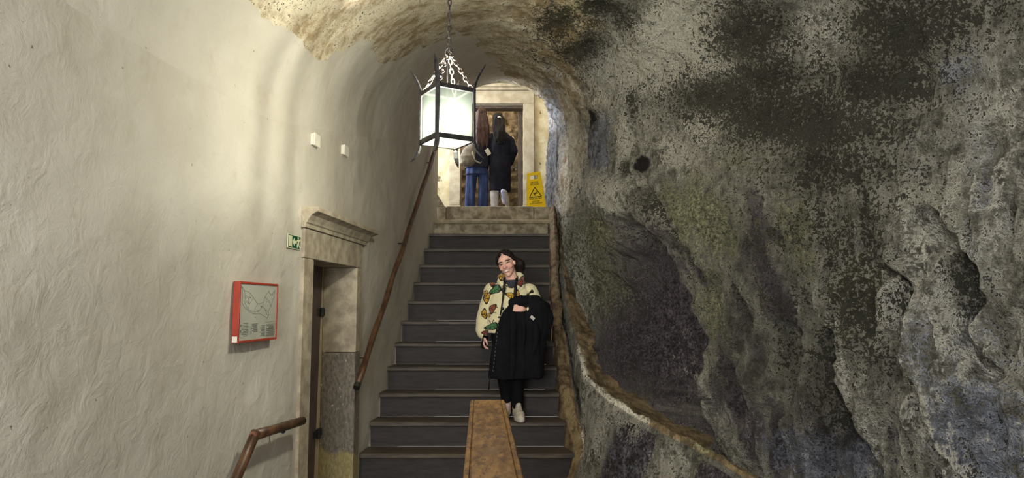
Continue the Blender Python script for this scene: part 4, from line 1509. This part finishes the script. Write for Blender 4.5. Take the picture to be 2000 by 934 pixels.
def face_paint(c, R, co, col, no):
    Rt = np.array(R.transposed())
    L = (co - np.array(c)) @ Rt.T
    x, y, z = L[:, 0], L[:, 1], L[:, 2]
    f = (y < -0.02) & (np.abs(x) < 0.08) & (z > -0.13) & (z < 0.12)
    def put(w, cc, k=1.0):
        w = np.clip(w, 0, 1)[:, None] * f[:, None] * k
        col[:] = col * (1 - w) + cc * w
    for q in (-1, 1):
        put(np.exp(-(((x - q * 0.040) / 0.022) ** 2 + ((z + 0.030) / 0.020) ** 2)), rgb(212, 120, 108), 0.5)
        e = ((x - q * 0.032) / 0.0165) ** 2 + ((z - 0.006 - 0.10 * (0.016 - abs(0))) / 0.0066) ** 2
        put((e < 1.25).astype(float), rgb(60, 38, 34))
        put((((x - q * 0.032) / 0.013) ** 2 + ((z - 0.0065) / 0.0038) ** 2 < 1).astype(float), rgb(205, 190, 184))
        put((((x - q * 0.031) / 0.0062) ** 2 + ((z - 0.007) / 0.0052) ** 2 < 1).astype(float), rgb(28, 18, 16))
        bz = 0.031 - 0.10 * ((np.abs(x) - 0.036) ** 2) / 0.01
        put(((np.abs(z - bz) < 0.0048) & (x * q > 0.012) & (x * q < 0.058)).astype(float), rgb(46, 30, 26))
        put(np.exp(-(((x - q * 0.010) / 0.006) ** 2 + ((z + 0.034) / 0.005) ** 2)), rgb(120, 66, 58), 0.8)
    zc_ = -0.061 + 6.5 * x * x
    half = 0.0125 * np.sqrt(np.clip(1 - (x / 0.034) ** 2, 0, 1))
    put(((np.abs(z - zc_) < half) & (np.abs(x) < 0.034)).astype(float), rgb(168, 82, 78))
    put(((np.abs(z - zc_ - 0.0008) < half * 0.58) & (np.abs(x) < 0.028)).astype(float), rgb(240, 226, 216))
    put(np.exp(-((x / 0.012) ** 2 + ((z + 0.02) / 0.014) ** 2)), rgb(216, 132, 118), 0.4)

# ---------- smiling person on the stairs
YW, ZF = 6.46, 0.444
def W(px, py, dy=0.0):
    return at(px, py, YW + dy)

pw_root = empty('person', W(1000, 820).xy.to_3d() + Vector((0, 0, ZF)))
tag(pw_root, 'smiling person in cream fleece jacket with butterfly print standing on the stairs', 'person')
HC = W(989.5, 514.5, -0.02)
HR = Euler((0, math.radians(-17), 0)).to_matrix() @ Euler((math.radians(6), 0, math.radians(-16))).to_matrix()
bm = bmesh.new()
head(bm, HC, HR, 1.04)
nb = W(1001, 553, 0.02)
limb(bm, [HC + HR @ Vector((0, 0.02, -0.05)), nb, W(1000, 575, 0.03)], [0.056, 0.054, 0.07])
# trunk and limbs under the clothes
rings_loft(bm, [(W(1000, 690, .03), 0.13, 0.09), (W(998, 660, .03), 0.155, 0.10), (W(997, 625, .03), 0.125, 0.08), (W(997, 590, .03), 0.145, 0.095), (W(997, 568, .03), 0.16, 0.08), (W(999, 556, .03), 0.08, 0.05)])
SR, ER, WR = W(960, 568, .02), W(948, 615, .04), W(943, 656, -.03)
SL, EL, WL_ = W(1036, 568, .02), W(1052, 612, .0), W(1020, 604, -.235)
limb(bm, [SR, ER, WR], [0.05, 0.04, 0.026])
limb(bm, [SL, EL, WL_], [0.05, 0.04, 0.027])
hand(bm, WR, (0.02, -0.25, -1), (0.9, -0.1, 0), (0.25, -1, 0), 0.92, (0.35, 0.5, 0.4))
hand(bm, WL_, (-1, -0.18, 0.18), (0, 0.9, -0.4), (0, 0.1, 1), 0.92, (0.9, 1.0, 0.7), 0.02)
HIPR, KR, AR = W(986, 672, .04), W(985, 738, .03), W(990, 790, .06)
HIPL, KL, AL = W(1010, 672, .02), W(1010, 738, -.02), W(1011, 797, .01)
limb(bm, [HIPR, KR, AR, AR - Vector((0, 0, 0.05))], [0.085, 0.055, 0.036, 0.036])
limb(bm, [HIPL, KL, AL, AL - Vector((0, 0, 0.05))], [0.085, 0.055, 0.036, 0.036])
def skin_col(co, no):
    c = np.tile(SKIN, (len(co), 1)) * (1 + 0.06 * vnoise(co * 30))[:, None]
    face_paint(HC, HR, co, c, no)
    return c
remesh(bm, 'body', M['skin'], pw_root, 0.0038, 2, skin_col)

# hair: pulled back, loose low tail behind the neck
def hb_(x, y, z):
    return HC + HR @ (Vector((x, y, z)) * 1.04)
bm = bmesh.new()
ball(bm, hb_(0, 0.030, 0.046), (0.083, 0.092, 0.085), HR)
ball(bm, hb_(0, 0.052, 0.005), (0.078, 0.070, 0.090), HR)
for q in (-1, 1):
    limb(bm, [hb_(q * 0.020, -0.058, 0.098), hb_(q * 0.055, -0.040, 0.072), hb_(q * 0.073, -0.010, 0.030), hb_(q * 0.074, 0.03, -0.02)], [0.014, 0.018, 0.016, 0.018], 10, 4)
limb(bm, [hb_(0.05, 0.07, 0.0), hb_(0.10, 0.075, -0.05), W(1016, 528, 0.06), W(1019, 536, .05)], [0.05, 0.048, 0.042, 0.015])
ball(bm, W(1016, 517, 0.06), (0.04, 0.035, 0.05))
remesh(bm, 'hair', M['hair_dark'], pw_root, 0.005, 2, None, lambda co: 0.004 * vnoise(co * np.array([55, 55, 14.])) + 0.003 * vnoise(co * 70))

# shirt at the neck
bm = bmesh.new()
rings_loft(bm, [(W(998, 580, .0), 0.08, 0.085), (W(999, 563, .0), 0.078, 0.08), (W(1000, 553, .015), 0.068, 0.066), (W(1001, 547, .022), 0.060, 0.060)])
remesh(bm, 'shirt', M['grey_shirt'], pw_root, 0.005, 2)

# fleece jacket with printed butterflies
bm = bmesh.new()
# torso, open above for the neck
rings_loft(bm, [(W(984, 650, .015), 0.150, 0.145), (W(985, 640, .015), 0.176, 0.15), (W(990, 615, .02), 0.195, 0.15), (W(996, 590, .02), 0.195, 0.145), (W(998, 573, .02), 0.19, 0.125), (W(998, 563, .025), 0.165, 0.10), (W(999, 556, .03), 0.115, 0.08)])
limb(bm, [W(962, 568, .03), W(947, 612, .045), W(941, 644, -.01), W(942, 653, -.03)], [0.078, 0.072, 0.062, 0.046])
limb(bm, [W(1034, 570, .03), W(1050, 606, .01), W(1030, 606, -.17)], [0.078, 0.078, 0.06])
for q in (0.0,):
    tube(bm, [W(942, 652, -.03), W(943, 657, -.035)], [0.047, 0.044], 14)
# stand-up collar, two wings
for a in ([W(985, 563, -.085), W(979, 552, -.055), W(977, 542, -.005), W(985, 536, .07), W(1000, 535, .095)], [W(1011, 561, -.085), W(1018, 551, -.06), W(1019, 541, -.0), W(1012, 535, .07), W(1000, 535, .095)]):
    limb(bm, a, [0.020, 0.026, 0.027, 0.024, 0.022], 10, 4)
    limb(bm, [p - Vector((0, -0.01, 0.045)) for p in a], [0.022, 0.03, 0.032, 0.03, 0.03], 10, 4)
BF = [(968, 566, 13, 7.5, -32, 'g'), (980, 540, 9, 8, 40, 'y'), (963, 549, 8, 11, 25, 'o'), (951, 582, 6.5, 11.5, 18, 'y'), (948, 573, 5, 6, 10, 'y'), (962, 603, 6, 10.5, 28, 'o'), (946, 613, 5.5, 10, -8, 'y'), (954, 616, 5, 4, 0, 'y'), (961, 638, 14, 6.5, -14, 'g'), (948, 650, 7, 5, 0, 'r'),
      (1021, 549, 11, 8, -38, 'o'), (1016, 553, 6, 7, 0, 'r'), (997, 577, 9.5, 6, 18, 'y'), (1010, 575, 6, 8, -12, 'y'), (1038, 570, 5, 3, -30, 'd'), (1030, 577, 5, 2.2, -50, 'd'), (1047, 590, 6, 9, 20, 'o'), (975, 620, 3, 2, 0, 'd')]
BCOL = {'g': rgb(74, 128, 78), 'y': rgb(206, 158, 58), 'o': rgb(160, 82, 44), 'r': rgb(140, 58, 44), 'd': rgb(30, 24, 22)}
ANT = [((1026, 546), (1036, 553)), ((1027, 547), (1029, 554)), ((967, 598), (972, 601)), ((965, 610), (969, 612)), ((958, 630), (955, 626)), ((962, 630), (964, 625)), ((981, 559), (991, 558)), ((978, 560), (977, 568)), ((1030, 577), (1036, 571))]
def fleece_col(co, no):
    n = len(co)
    c = np.tile(rgb(224, 213, 172), (n, 1)) * (1 + 0.05 * vnoise(co * 45))[:, None]
    px, py = to_px(co)
    front = no[:, 1] < 0.35
    for x, y, rx, ry, ang, k in BF:
        a = math.radians(ang)
        dx, dy = px - x, py - y
        u = (dx * math.cos(a) + dy * math.sin(a)) / rx
        v = (-dx * math.sin(a) + dy * math.cos(a)) / ry
        th = np.arctan2(v + 0.6, u)
        r = np.sqrt(u * u + v * v) * (1 + 0.16 * np.cos(3 * np.arctan2(v, u)))
        m = front & (r < 1.0)
        dark = (r > 0.74) | (np.sin(th * 11) > 0.72) | (np.abs(v - 0.1) < 0.07)
        c[m] = rgb(30, 24, 20)
        mm = m & ~dark
        c[mm] = BCOL[k]
    for a, b in ANT:
        d, s = line_dist(px, py, [a, b])
        c[front & (d < 0.75)] = rgb(34, 26, 22)
    return c
jk = remesh(bm, 'jacket', M['fleece'], pw_root, 0.0042, 3, fleece_col, lambda co: 0.005 * fbm(co * np.array([9, 9, 6.]), 2) + 0.004 * np.sin(co[:, 2] * 46 + 3 * vnoise(co * 5)) * sstep(np.abs(co[:, 0] + 0.07), 0.10, 0.2) * 0.6)
# zip edge and snap buttons
bm = bmesh.new()
tube(bm, [W(987, 562, -.118), W(984, 575, -.142), W(981, 592, -.147), W(979, 606, -.145), W(977, 616, -.142)], 0.006, 8)
build(bm, 'zip', M['strap'], jk, True)
for p in ((990, 560, -.125), (997, 561, -.126), (1004, 560, -.122), (1010, 553, -.10)):
    bm = bmesh.new()
    ball(bm, W(*p), 0.007, seg=8, rings=6)
    build(bm, 'snap', M['strap'], jk, True)

# camera strap round the neck
bm = bmesh.new()
tube(bm, [W(1002, 536, .09), W(990, 537, .05), W(983, 547, -.045), W(985, 556, -.098), W(984, 566, -.128)], 0.013, 10, 0.35)
tube(bm, [W(984, 564, -.128), W(983, 570, -.142), W(981, 590, -.158), W(978, 611, -.158)], 0.0065, 8, 0.5)
tube(bm, [W(1002, 536, .09), W(1009, 538, .04), W(1009, 549, -.06), W(1007, 562, -.125), W(1006, 570, -.148), W(1006, 583, -.16)], 0.014, 10, 0.35)
ball(bm, W(983, 567, -.138), (0.018, 0.01, 0.026), seg=12, rings=8)
ball(bm, W(982, 603, -.158), (0.013, 0.01, 0.014), seg=12, rings=8)
build(bm, 'neck_strap', M['strap'], pw_root, True)

# leggings, socks, sneakers
bm = bmesh.new()
rings_loft(bm, [(W(999, 690, .03), 0.165, 0.12), (W(995, 665, .03), 0.17, 0.125), (W(990, 640, .03), 0.15, 0.11)])
limb(bm, [HIPR, KR, W(989, 779, .05)], [0.105, 0.068, 0.050])
limb(bm, [HIPL, KL, W(1011, 792, .01)], [0.105, 0.068, 0.052])
remesh(bm, 'leggings', M['legging'], pw_root, 0.006, 3)
for p, q in ((AR, 0.03), (AL, 0.01)):
    bm = bmesh.new()
    tube(bm, [p + Vector((0, 0, 0.045)), p - Vector((0, 0, 0.05))], [0.040, 0.042], 14)
    build(bm, 'sock', plain('pinkish_sock', lin(206, 174, 166), lin(186, 152, 146), 30, 0.9, 0.2) if 'pinkish_sock' not in bpy.data.materials else bpy.data.materials['pinkish_sock'], pw_root, True)

def sneaker(anchor, yaw, parent):
    """anchor: under the ankle on the tread; toe points along -Y before yaw"""
    Rz = Matrix.Rotation(yaw, 3, 'Z')
    def g(x, y, z):
        return anchor + Rz @ Vector((x, y, z))
    def outline(k, z, sc_, dx=0.0):
        res = []
        for q in range(28):
            t = 2 * math.pi * q / 28
            y = -0.075 + 0.135 * math.cos(t)
            w = 0.046 * (1 - 0.16 * math.cos(t) ** 2 + 0.12 * math.cos(t - math.pi))
            x = math.copysign(abs(math.sin(t)) ** 0.75, math.sin(t)) * w
            res.append(g(x * sc_ + dx, -0.075 + (y + 0.075) * sc_, z))
        return res
    bm = bmesh.new()
    rr = [[bm.verts.new(p) for p in outline(0, z, s)] for z, s in ((0.001, 0.95), (0.008, 1.0), (0.022, 1.03), (0.034, 1.0), (0.044, 0.98))]
    for a, b in zip(rr, rr[1:]):
        for q in range(28):
            bm.faces.new((a[q], a[(q + 1) % 28], b[(q + 1) % 28], b[q]))
    bm.faces.new(rr[0])
    bm.faces.new(rr[-1])
    sh_ = remesh2 = None
    bm2 = bmesh.new()
    limb(bm2, [g(0, 0.022, 0.07), g(0, -0.06, 0.062), g(0.002, -0.135, 0.052), g(0.002, -0.165, 0.046)], [0.044, 0.046, 0.043, 0.032], 16, 5)
    limb(bm2, [g(0, 0.015, 0.06), g(0, 0.012, 0.118)], [0.046, 0.047])
    limb(bm2, [g(0, -0.03, 0.10), g(0, -0.045, 0.135)], [0.03, 0.026])
    up = remesh(bm2, 'sneaker', M['shoe'], parent, 0.005, 3, None, lambda co: 0.002 * vnoise(co * 40))
    build(bm, 'sole', M['sole'], up, True)
    bm = bmesh.new()
    for k in range(4):
        y, z = -0.052 - 0.024 * k, 0.116 - 0.009 * k
        tube(bm, [g(-0.030, y, z - 0.014), g(-0.012, y - 0.008, z + 0.001), g(0.012, y - 0.002, z + 0.001), g(0.030, y - 0.006, z - 0.014)], 0.004, 6)
    tube(bm, [g(0.0, -0.05, 0.122), g(0.02, -0.075, 0.121), g(0.03, -0.06, 0.112), g(0.004, -0.05, 0.12)], 0.0035, 6)
    tube(bm, [g(0.0, -0.05, 0.122), g(-0.022, -0.078, 0.12), g(-0.03, -0.062, 0.112), g(-0.004, -0.05, 0.12)], 0.0035, 6)
    build(bm, 'laces', M['sole'], up, True)
    bm = bmesh.new()
    tube(bm, [g(0.0, 0.062, 0.09), g(0.0, 0.072, 0.13), g(0, 0.066, 0.152)], [0.012, 0.011, 0.006], 8, 0.5)
    build(bm, 'heel_tab', M['shoe'], up, True)
sneaker(Vector((AL.x, 6.47, ZF + 0.002)), math.radians(10), pw_root)
sneaker(Vector((AR.x - 0.01, 6.53, ZF + 0.002)), math.radians(-24), pw_root)

# phone in the lowered hand
ph_c = W(945.5, 668, -.065)
bm = bmesh.new()
pd = Vector((-0.25, -0.2, -0.94)).normalized()
pn = Vector((0.75, -0.62, -0.05))
pn = (pn - pd * pn.dot(pd)).normalized()
psd = pd.cross(pn)
box(bm, ph_c, psd, pn, pd, 0.033, 0.0045, 0.062)
tag(build(bm, 'phone', M['phone'], bevel=0.003), 'dark phone in the lowered hand of the person with butterfly jacket', 'phone')

# black coat over the forearm
ct = empty('coat', W(1010, 740, -.1))
tag(ct, 'black coat draped over the forearm of the smiling person on the stairs', 'coat')
bm = bmesh.new()
def cr(y, x0, x1, dy, dep):
    a, b = W(x0, y, dy), W(x1, y, dy)
    return ((a + b) / 2, (b - a).length / 2, dep)
rings_loft(bm, [cr(739, 954, 1061, -.10, .115), cr(730, 954, 1062, -.10, .12), cr(700, 957, 1063, -.11, .115), cr(665, 963, 1066, -.12, .11), cr(645, 969, 1071, -.13, .105), cr(628, 974, 1073, -.145, .098), cr(612, 980, 1072, -.15, .09), cr(600, 988, 1069, -.155, .08), cr(590, 998, 1063, -.155, .065), cr(584, 1004, 1055, -.15, .045)], 48, 2.6)
limb(bm, [W(1000, 592, -.215), W(1020, 588, -.21), W(1045, 590, -.16), W(1062, 603, -.10)], [0.035, 0.052, 0.06, 0.06])
limb(bm, [W(1058, 598, -.12), W(1068, 622, -.13), W(1066, 648, -.13)], [0.058, 0.062, 0.035])
limb(bm, [W(1004, 594, -.22), W(1004, 640, -.235), W(1002, 700, -.215), W(1000, 736, -.20)], [0.025, 0.028, 0.03, 0.028])
limb(bm, [W(1040, 600, -.21), W(1046, 650, -.225), W(1040, 690, -.21)], [0.03, 0.034, 0.02])
limb(bm, [W(1022, 600, -.225), W(1024, 650, -.23), W(1020, 690, -.215)], [0.02, 0.026, 0.02])
shell = remesh(bm, 'coat_cloth', M['black_cloth'], ct, 0.0065, 3, None, lambda co: 0.011 * fbm(co * np.array([13, 13, 2.6]), 3) + 0.004 * vnoise(co * np.array([30, 30, 9.])))
bm = bmesh.new()
c0 = W(1040, 621, -.275)
box(bm, c0, Vector((0.72, -0.25, -0.65)).normalized(), Vector((0.2, -0.95, 0.25)).normalized(), Vector((0.6, 0.3, 0.74)).normalized(), 0.022, 0.0015, 0.014)
build(bm, 'cloth_label', M['white_cloth'], shell)
bm = bmesh.new()
for k in range(14):
    p = W(974 - k * 0.85, 628 + k * 7.4, -.245 + .008 * abs(k - 6) / 6)
    box(bm, p, (1, 0, 0), (0, 1, 0), Vector((-.1, 0, 1)).normalized(), 0.0018, 0.004, 0.009)
build(bm, 'zip_teeth', plain('dull_zip', lin(92, 90, 92), None, 20, 0.5, 0.1), shell)
bm = bmesh.new()
tube(bm, [W(957, 734, -.16), W(956, 745, -.16), W(954.5, 761, -.158)], [0.006, 0.007, 0.008], 8)
build(bm, 'drawcord', M['strap'], shell, True)

# ---------- two people on the landing, backs turned
def V_(Yb):
    return lambda px, py, dy=0.0: at(px, py, Yb + dy)

# person in jeans, long auburn hair
Yb = 10.5
A = V_(Yb)
p2 = empty('person', Vector((A(930, 400).x, Yb, LZ)))
tag(p2, 'person with long auburn hair, dark jacket and wide blue jeans seen from behind', 'person')
Zg = LZ
hc = A(941, 226)
RB = Euler((0, 0, math.pi)).to_matrix()
bm = bmesh.new()
head(bm, hc, RB)
limb(bm, [hc - Vector((0, 0, 0.06)), A(940, 252), A(940, 262)], [0.05, 0.05, 0.07])
rings_loft(bm, [(A(932, 335), .14, .09), (A(936, 300), .12, .08), (A(938, 275), .15, .09), (A(940, 258), .08, .06)], 20)
hipl, hipr = A(922, 335), A(944, 335)
limb(bm, [hipl, A(921, 375), Vector((A(919, 400).x, Yb, Zg + .07))], [.08, .055, .036])
limb(bm, [hipr, A(944, 375), Vector((A(944, 400).x, Yb, Zg + .07))], [.08, .055, .036])
for q, s in ((hipl, 0), (hipr, 1)):
    x = A(919 if not s else 944, 400).x
    limb(bm, [Vector((x, Yb + .03, Zg + .04)), Vector((x, Yb - .03 + .2, Zg + .035))], [.04, .032])
limb(bm, [A(962, 268), A(966, 300, .05), A(955, 302, .22)], [.048, .038, .026])
hand(bm, A(955, 302, .22), (-.6, .4, .3), (0, 1, 0), (0, 0, 1), .9)
limb(bm, [A(918, 268), A(914, 305, .03), A(920, 330, .12)], [.048, .038, .026])
hand(bm, A(920, 330, .12), (0, .3, -1), (1, 0, 0), (0, 1, 0), .9)
remesh(bm, 'body', M['skin'], p2, 0.006, 2, lambda co, no: np.tile(SKIN, (len(co), 1)))
bm = bmesh.new()
rings_loft(bm, [(A(931, 330), .19, .135), (A(934, 305), .18, .125), (A(938, 280), .185, .12), (A(940, 266), .175, .10), (A(940, 256), .09, .07)], 24)
limb(bm, [A(960, 268), A(966, 300, .05), A(957, 304, .2)], [.066, .06, .05])
limb(bm, [A(919, 268), A(914, 305, .03), A(919, 326, .1)], [.066, .06, .05])
remesh(bm, 'jacket', M['navy_cloth'], p2, 0.008, 3, None, lambda co: 0.008 * fbm(co * 9, 2))
bm = bmesh.new()
rings_loft(bm, [(A(932, 342), .175, .125), (A(931, 325), .165, .115), (A(932, 316), .15, .105)], 24)
for x0, x1 in ((922, 918), (945, 943)):
    z0 = A(x0, 335).z
    limb(bm, [A(x0, 338), A((x0 + x1) / 2, 370), Vector((A(x1, 400).x, Yb, Zg + .14))], [.088, .082, .089], 16)
    tube(bm, [Vector((A(x1, 400).x, Yb, Zg + .16)), Vector((A(x1, 400).x, Yb, Zg + .025))], [.088, .098], 18)
remesh(bm, 'jeans', M['denim'], p2, 0.008, 3, None, lambda co: 0.010 * fbm(co * np.array([12, 12, 2.5]), 2) + 0.006 * np.sin(co[:, 0] * 60))
for x in (918, 943):
    bm = bmesh.new()
    xx = A(x, 400).x
    limb(bm, [Vector((xx, Yb - .05, Zg + .045)), Vector((xx, Yb + .12, Zg + .042)), Vector((xx, Yb + .17, Zg + .035))], [.044, .043, .033])
    remesh(bm, 'shoe', M['shoe'], p2, 0.007, 2)
bm = bmesh.new()
ball(bm, hc + Vector((0, -0.012, 0.035)), (.086, .10, .088))
rings_loft(bm, [(A(943, 290, -.10), .03, .02), (A(943, 280, -.11), .10, .035), (A(942, 262, -.10), .118, .05), (A(942, 245, -.06), .108, .07), (A(941, 226, -.02), .09, .09)], 24)
for k in range(9):
    x = 932 + k * 2.6
    limb(bm, [A(941 + (x - 941) * .6, 222, -.09), A(x, 250, -.135), A(x + 0.5, 280 + 6 * ((k * 5) % 3), -.135)], [.014, .016, .008], 8, 4)
remesh(bm, 'hair', M['hair_brown'], p2, 0.007, 2, None, lambda co: 0.006 * vnoise(co * np.array([50, 50, 8.])))

# person in long black coat
Yb = 10.45
B = V_(Yb)
p3 = empty('person', Vector((B(975, 400).x, Yb, LZ)))
tag(p3, 'person in long black coat and white trousers walking away on the landing', 'person')
hc3 = B(973, 235)
bm = bmesh.new()
head(bm, hc3, RB)
limb(bm, [hc3 - Vector((0, 0, 0.06)), B(974, 258), B(975, 270)], [0.05, 0.05, 0.07])
rings_loft(bm, [(B(976, 345), .14, .09), (B(976, 310), .12, .08), (B(976, 280), .15, .09), (B(975, 262), .08, .06)], 20)
xs_ = B(966, 400).x
limb(bm, [B(968, 345), B(966, 375), Vector((xs_, Yb, Zg + .07))], [.08, .055, .036])
limb(bm, [Vector((xs_, Yb + .03, Zg + .04)), Vector((xs_, Yb + .17, Zg + .035))], [.04, .032])
KN = B(984, 378, .16)
limb(bm, [B(984, 345), KN, B(986, 395, -.10), B(986, 378, -.20)], [.08, .055, .04, .034])
limb(bm, [B(999, 272), B(1007, 296, -.02), B(998, 316, .1)], [.048, .038, .026])
hand(bm, B(998, 316, .1), (-.5, .5, -.3), (-1, 0, 0), (0, 0, 1), .9)
limb(bm, [B(957, 272), B(952, 300, .02), B(955, 320, .1)], [.048, .038, .026])
hand(bm, B(955, 320, .1), (-.2, .4, -1), (1, 0, 0), (0, 1, 0), .9)
remesh(bm, 'body', M['skin'], p3, 0.006, 2, lambda co, no: np.tile(SKIN, (len(co), 1)))
bm = bmesh.new()
def c3(y, x0, x1, dep, dy=0.0):
    a, b = B(x0, y, dy), B(x1, y, dy)
    return ((a + b) / 2, (b - a).length / 2, dep)
rings_loft(bm, [c3(374, 956, 997, .15), c3(350, 955, 998, .15), c3(325, 956, 998, .135), c3(305, 957, 997, .12), c3(285, 956, 999, .125), c3(272, 957, 1001, .115), c3(264, 962, 994, .09), c3(256, 968, 984, .065)], 28)
limb(bm, [B(997, 274), B(1004, 296, -.03), B(996, 318, .07)], [.068, .062, .05])
limb(bm, [B(959, 274), B(953, 300, .01), B(954, 318, .08)], [.066, .06, .05])
tube(bm, [B(957, 308, -.0), B(975, 309, -.0), B(997, 307, -.0)], [.02, .02, .02], 8)
coat3 = remesh(bm, 'long_coat', M['navy_cloth'].copy(), p3, 0.008, 3, None, lambda co: 0.008 * fbm(co * np.array([10, 10, 3.]), 2))
coat3.data.materials[0] = plain('black_wool_coat', lin(32, 32, 42), lin(22, 22, 30), 10, 0.9, 0.4, 120, spec=0.15)
bm = bmesh.new()
rings_loft(bm, [c3(350, 962, 992, .12), c3(335, 962, 992, .12)], 20)
limb(bm, [B(967, 345), B(966, 375), Vector((xs_, Yb, Zg + .13))], [.09, .072, .062])
limb(bm, [B(985, 345), KN, B(986, 390, -.06)], [.09, .07, .06])
remesh(bm, 'trousers', M['white_cloth'], p3, 0.008, 3, None, lambda co: 0.005 * fbm(co * 14, 2))
bm = bmesh.new()
limb(bm, [Vector((xs_, Yb - .05, Zg + .045)), Vector((xs_, Yb + .12, Zg + .042)), Vector((xs_, Yb + .17, Zg + .035))], [.044, .043, .033])
remesh(bm, 'shoe', M['shoe'], p3, 0.007, 2)
bm = bmesh.new()
limb(bm, [B(985, 376, -.22), B(989, 388, -.16), B(991, 402, -.08)], [.042, .046, .036])
sh3 = remesh(bm, 'shoe', M['shoe'], p3, 0.007, 2)
bm = bmesh.new()
limb(bm, [B(982, 374, -.27), B(984, 384, -.225), B(986, 397, -.15)], [.032, .030, .024], 12)
build(bm, 'shoe_sole', M['lavender'], sh3, True)
bm = bmesh.new()
ball(bm, hc3 + Vector((0, -0.012, 0.03)), (.088, .10, .09))
rings_loft(bm, [(B(978, 282, -.125), .03, .02), (B(976, 272, -.14), .085, .03), (B(975, 258, -.12), .105, .05), (B(974, 245, -.06), .10, .07), (B(973, 235, -.02), .088, .088)], 24)
for k in range(9):
    x = 964 + k * 2.7
    limb(bm, [B(973 + (x - 973) * .6, 230, -.09), B(x, 254, -.135), B(x + 2.0, 268 + 6 * ((k * 5) % 3), -.15)], [.014, .016, .008], 8, 4)
hr3 = remesh(bm, 'hair', M['hair_black'], p3, 0.007, 2, None, lambda co: 0.006 * vnoise(co * np.array([50, 50, 8.])))
bm = bmesh.new()
tube(bm, [B(972, 229, -.115), B(976, 228, -.118), B(979, 231, -.112)], [.007, .010, .006], 8)
build(bm, 'hair_clip', M['white_plastic'], hr3, True)

# bag on the shoulder of the person in jeans
bg = empty('shoulder_bag', A(915, 324, -.19))
tag(bg, 'grey cloth bag hanging on the back of the person in jeans', 'bag')
bm = bmesh.new()
rings_loft(bm, [(A(913, 325, -.20), .055, .04), (A(913, 320, -.20), .105, .07), (A(914, 306, -.20), .115, .08), (A(917, 292, -.19), .095, .065), (A(921, 283, -.18), .05, .04)], 24)
bgc = remesh(bm, 'bag_body', M['pack'], bg, 0.007, 3, None, lambda co: 0.010 * fbm(co * 10, 2) )
bm = bmesh.new()
tube(bm, [A(921, 284, -.20), A(923, 300, -.27), A(928, 314, -.24), A(938, 319, -.175), A(940, 316, -.15)], .010, 8, 0.4)
build(bm, 'piping', M['strap_pale'], bgc, True)
bm = bmesh.new()
tube(bm, [A(922, 286, -.19), A(924, 275, -.16), A(926, 264, -.1), A(926, 258, .0)], .017, 8, 0.4)
build(bm, 'bag_strap', M['pack'], bg, True)
bm = bmesh.new()
box(bm, B(953, 297, -.10), Vector((.8, -.3, .5)).normalized(), Vector((.2, -.9, .1)).normalized(), Vector((-.5, -.2, .85)).normalized(), 0.034, 0.005, 0.05)
tag(build(bm, 'phone', M['white_plastic'], bevel=0.003), 'small pale phone held between the two people on the landing', 'phone')
